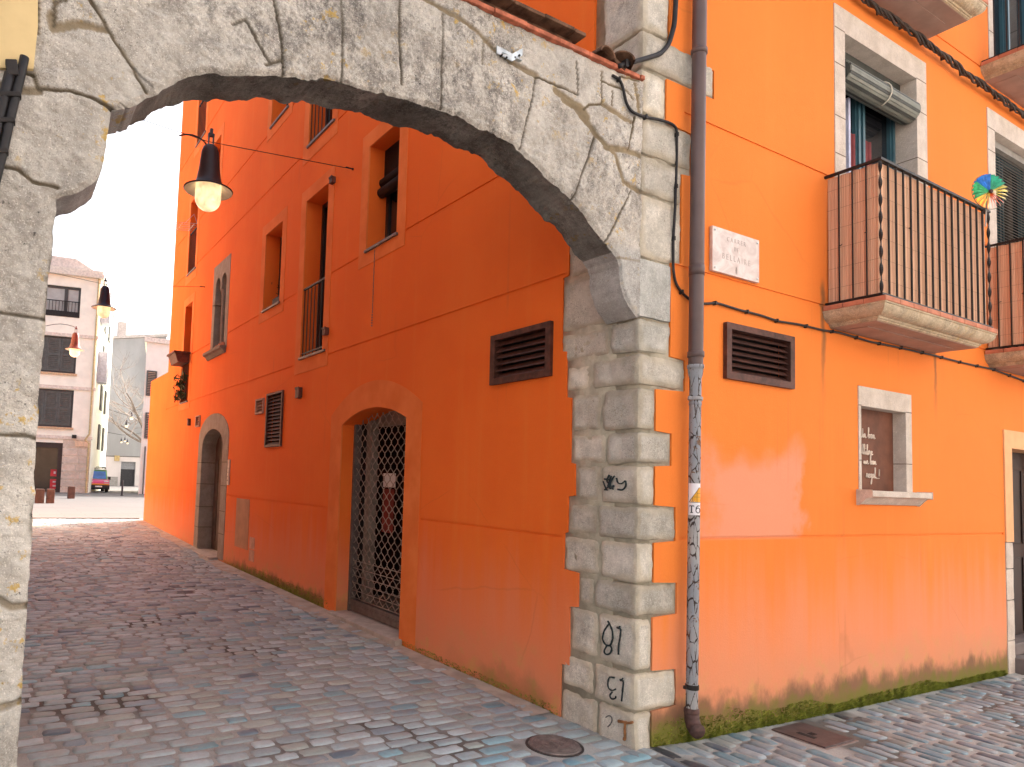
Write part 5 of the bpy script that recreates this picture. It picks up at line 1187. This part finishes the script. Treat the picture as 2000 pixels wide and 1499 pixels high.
# bare tree between the white house and the grey wall
TP = hit(284, 955, 1, w0[1] + 13); TP = np.array([TP[0], TP[1], 0.])
tr = thing('bare_tree', 'bare winter tree with thin branches against the grey wall', 'tree', tuple(TP))
rt = np.random.default_rng(12); m = MB(); tw = MB()
def grow(p, d, L, r, lv):
    n = 5; P = [p]; q_ = p.copy(); dd = d.copy()
    for i in range(n): dd = dd + rt.normal(size=3) * .13 + [0, 0, .04]; dd /= np.linalg.norm(dd); q_ = q_ + dd * L / n; P.append(q_.copy())
    (m if lv < 2 else tw).tube(P, list(np.linspace(r, r * .55, n + 1)), 6 if lv < 2 else 4)
    if lv >= 4: return
    for i in range(rt.integers(3, 5) if lv else 6):
        k = rt.integers(4 if lv == 0 else 2, n + 1); nd_ = dd + rt.normal(size=3) * .75; nd_[2] = abs(nd_[2]) * .6 + .15; nd_ /= np.linalg.norm(nd_); grow(P[k], nd_, L * rt.uniform(.55, .8), r * .5, lv + 1)
grow(TP + [0, 0, -.1], np.array([-.06, 0, 1.]), 5.2, .22, 0)
m.build('trunk', plain('grey_bark', (.13, .10, .085), .9, 0, .3, 5), tr); tw.build('crown', plain('twig_bark', (.30, .25, .225), .9, 0, .3, 5), tr)

# ------------------------------------------------------------------ van
vp = onG(190, 962); vl = hit(171, 950, 1, vp[1]); vr = hit(213, 950, 1, vp[1])
VW = 1.72; sc_ = np.linalg.norm(vr - vl); k_ = sc_ / VW
VX = (vl[0] + vr[0]) / 2; VY = vp[1]; VZ = float(zg(VX, VY)); vH = hit(190, 918, 1, VY)[2] - VZ; kz = vH / 1.80
van = thing('parked_van', 'small multicoloured panel van with pink bonnet and roof rack parked by cream house', 'van', (VX, VY, VZ))
fV = lambda u, v, w_: (VX + w_ * k_, VY + u * k_, VZ + v * kz)   # u = back, v up, w sideways
half = VW / 2
def body(prof, inset, name, mat, bv=.04):
    m = MB(); m.prism(prof, fV, -half + inset, half - inset); return m.build(name, mat, van, bevel=bv)
body([(0, .35), (.0, .78), (.12, .93), (.85, 1.05), (4.1, 1.05), (4.1, .35)], 0, 'body', plain('pink_van_paint', (.72, .10, .25), .35, 0, .1, 1))
body([(.82, 1.04), (1.45, 1.70), (1.7, 1.80), (4.05, 1.80), (4.1, 1.04)], .07, 'cabin', plain('green_van_paint', (.20, .50, .22), .35, 0, .1, 1))
m = MB(); m.add([fV(.86, 1.09, -half + .16), fV(.86, 1.09, half - .16), fV(1.42, 1.67, half - .2), fV(1.42, 1.67, -half + .2)] , [(0, 1, 2, 3)]); 
m = MB(); m.prism([(.83, 1.09), (1.41, 1.69), (1.43, 1.67), (.87, 1.08)], fV, -half + .17, half - .17); m.build('windscreen', plain('blue_reflecting_glass', (.05, .16, .50), .1, 0, .3, 2, .8), van)
body([(1.5, 1.80), (1.55, 1.86), (4.0, 1.86), (4.05, 1.80)], .1, 'roof', plain('pale_roof_paint', (.62, .68, .66), .4), .02)
m = MB(); m.prism([(-.10, .24), (-.12, .40), (-.10, .60), (.02, .60), (.02, .24)], fV, -half - .02, half + .02); m.build('bumper', plain('black_bumper', (.02, .02, .022), .6), van, bevel=.03)
m = MB(); m.prism([(-.02, .60), (-.02, .70), (.05, .70), (.05, .60)], fV, -half + .01, half - .01); m.build('stripe', plain('orange_stripe', (.75, .30, .03), .4), van)
for s_ in (-1, 1):
    m = MB(); m.prism([(-.015, .70), (.07, .90), (.15, .93), (.10, .70)], fV, s_ * (half - .04), s_ * (half - .42)); m.build('headlight', plain('headlight_glass', (.6, .55, .55), .15, 0, .1), van)
    m = MB(); m.prism([(.95, 1.02), (.95, 1.26), (1.08, 1.26), (1.08, 1.02)], fV, s_ * (half + .02), s_ * (half + .22)); m.build('mirror', IRON, van, bevel=.02)
    for u in (.75, 3.4):
        m = MB(); c_ = fV(u, .31, s_ * (half - .1)); m.lathe([(.0, -.1), (.30 * kz, -.1), (.31 * kz, -.07), (.31 * kz, .07), (.30 * kz, .1), (0, .1)], c_, 20, 0); wl_ = m.build('wheel', plain('tyre_rubber', (.02, .02, .02), .8), van)
        m = MB(); m.lathe([(0, s_ * .105), (.17 * kz, s_ * .105), (.18 * kz, s_ * .098)], c_, 14, 0); m.build('rim', GALV, wl_)
m = MB(); m.prism(rect(-.135, -.118, .42, .53), lambda u, v, w_: fV(u, v, w_), -.28, .28); m.build('number_plate', WHITE, van)
m = MB()
for u in (1.7, 2.8, 3.8): m.prism(rect(u, u + .05, 1.90, 1.95), fV, -half + .15, half - .1)
for w_ in (-half + .17, half - .2): m.prism(rect(1.65, 3.9, 1.95, 1.99), fV, w_, w_ + .05); m.prism(rect(1.7, 1.75, 1.84, 1.95), fV, w_, w_ + .05); m.prism(rect(3.8, 3.85, 1.84, 1.95), fV, w_, w_ + .05)
m.prism(rect(1.75, 3.6, 1.99, 2.06), fV, .1, half - .15); m.build('roof_rack', IRON, van)

# ------------------------------------------------------------------ bollards and post
CORT = plain('rusty_brown_steel', (.12, .070, .055), .75, .1, .25, 6)
first = None
for px0, px1, pt, pb, lab in ((68, 86, 956, 983, 'squat rusty steel bollard, leftmost of the three, beside the arch pillar edge'), (90, 106, 956, 983, 'squat rusty steel bollard in the middle, close to the leftmost one'), (132, 146, 951, 974, 'squat rusty steel bollard standing alone nearest the van')):
    g = onG((px0 + px1) / 2, pb); t_ = hit((px0 + px1) / 2, pt, 1, g[1]); wd_ = abs(hit(px1, pb, 1, g[1])[0] - hit(px0, pb, 1, g[1])[0]); h = t_[2] - g[2]
    t = thing('bollard', lab, 'bollard', tuple(g), 'squat steel bollards on the plaza')
    m = MB(); m.box(g[0] - wd_ / 2, g[0] + wd_ / 2, g[1], g[1] + wd_, g[2] - .05, g[2] + h); m.build('body', CORT, t, bevel=.015)
    m = MB(); m.box(g[0] - wd_ / 2 + .03, g[0] + wd_ / 2 - .03, g[1] + .03, g[1] + wd_ - .03, g[2] + h, g[2] + h + .012); m.build('top_plate', CORT, t, bevel=.004)
g = onG(238, 968); h = hit(239, 938, 1, g[1])[2] - g[2]
t = thing('post', 'slim dark grey steel post standing before the far grey doorway', 'post', tuple(g))
m = MB(); m.lathe([(.055, -.05), (.055, h - .12), (.062, h - .11), (.062, h - .07), (.055, h - .06), (.055, h - .02), (.04, h), (0, h + .005)], g, 14); m.build('shaft', plain('dark_grey_post', (.06, .055, .06), .5, .3), t, smooth=False)
m = MB(); m.lathe([(.09, -.02), (.09, .015), (.06, .03)], g, 14); m.build('base', IRON, t)

# planter on the far alley window, clothes rack
y0, y1, z0, z1 = win['W9']
pl = thing('window_planter', 'brown planter box hung on the tall far window of the orange alley wall', 'planter', (-.15, 12.4, 4.0))
m = MB(); m.prism([(-.02, 4.22), (-.34, 4.22), (-.26, 4.0), (-.02, 4.0)], lambda u, v, w_: (u, w_, v), y0 - .02, y1 + .0); m.box(-.36, .0, y0 - .05, y1 + .03, 4.20, 4.24); m.build('box', RUST, pl)
m = MB()
for i in range(160):
    x, y, z = -.02 - .14 * rt.random(), rt.uniform(y0, y1), rt.uniform(3.2, 3.75) ; a = rt.normal(size=3) * .035; b_ = rt.normal(size=3) * .035; c_ = np.array([x, y, z]); m.add([c_ - a, c_ + b_, c_ + a], [(0, 1, 2)])
pt_ = m.build('potted_plant', plain('dark_leaf', (.05, .07, .025), .7), None, origin=(-.1, 12.4, 3.2)); tag(pt_, 'leafy plant behind the balcony bars below the brown planter box', 'plant')
m = MB(); zt = z0 + .95; m.box(-.05, -.02, y0, y1, zt - .012, zt + .012)
for i in range(7): yy = y0 + .04 + (y1 - y0 - .08) * i / 6; m.tube([(-.035, yy, z0 + .02), (-.035, yy, zt)], .007, 6)
m.build('railing', IRON, W['W9'])
y0, y1, z0, z1 = win['W8']; zc = z0 + 1.0
dr = thing('clothes_airer', 'pale wire clothes airer sticking out of the upper far alley window', 'clothes airer', (-.2, 12.4, zc))
m = MB()
for i in range(5): yy = y0 + .1 + i * .13; m.tube([(.02, yy, zc + .06), (-.55, yy, zc - .02)], .006, 5)
for x in (-.05, -.3, -.55): m.tube([(x, y0 + .08, zc + .04 + .1 * (x + .05)), (x, y1 - .08, zc + .04 + .1 * (x + .05))], .006, 5)
m.tube([(.02, y0 + .1, zc + .06), (-.05, y0 + .15, zc + .28), (-.25, y0 + .15, zc + .02)], .006, 5); m.build('rack', plain('pale_wire', (.55, .55, .56), .4, .3), dr)
pb_ = thing('flower_pot', 'dark flower pot on the sill of the small middle alley window', 'flower pot', (.05, 6.9, 4.2))
m = MB(); m.box(.03, .22, 6.68, 7.05, 4.206, 4.34); m.build('pot', plain('dark_pot', (.02, .012, .01), .7), pb_, bevel=.02)
m = MB()
for i in range(90): c_ = np.array([.12 + .06 * rt.normal(), 6.8 + .06 * rt.normal(), 4.36 + .22 * rt.random()]); a = rt.normal(size=3) * .02; b_ = rt.normal(size=3) * .02; m.add([c_ - a, c_ + b_, c_ + a], [(0, 1, 2)])
m.build('foliage', plain('dark_leaf', (.03, .035, .012), .8), pb_)

# ------------------------------------------------------------------ unseen house behind the viewer, added to bounce sun onto the street wall
fh = thing('added_facing_house', 'unseen pale house front with window openings, added across the street to bounce sunlight', 'house', (0, -9.5, 0))
m = MB(); hol = [rect(x, x + 1.1, z, z + (2.2 if z < 1 else 1.7)) for x in np.arange(-14, 20, 3.1) for z in (.05, 4.2, 7.4)]
m.slab(rect(-18, 22, -.2, 10.5), hol, lambda u, v, w_: (u, w_, v), -9.5, -9.9); m.box(-18, 22, -18, -9.9, -.2, 10.4); m.build('wall', plain('pale_grey_render', (.70, .68, .66), .9, 0, .05, 2, .2), fh)
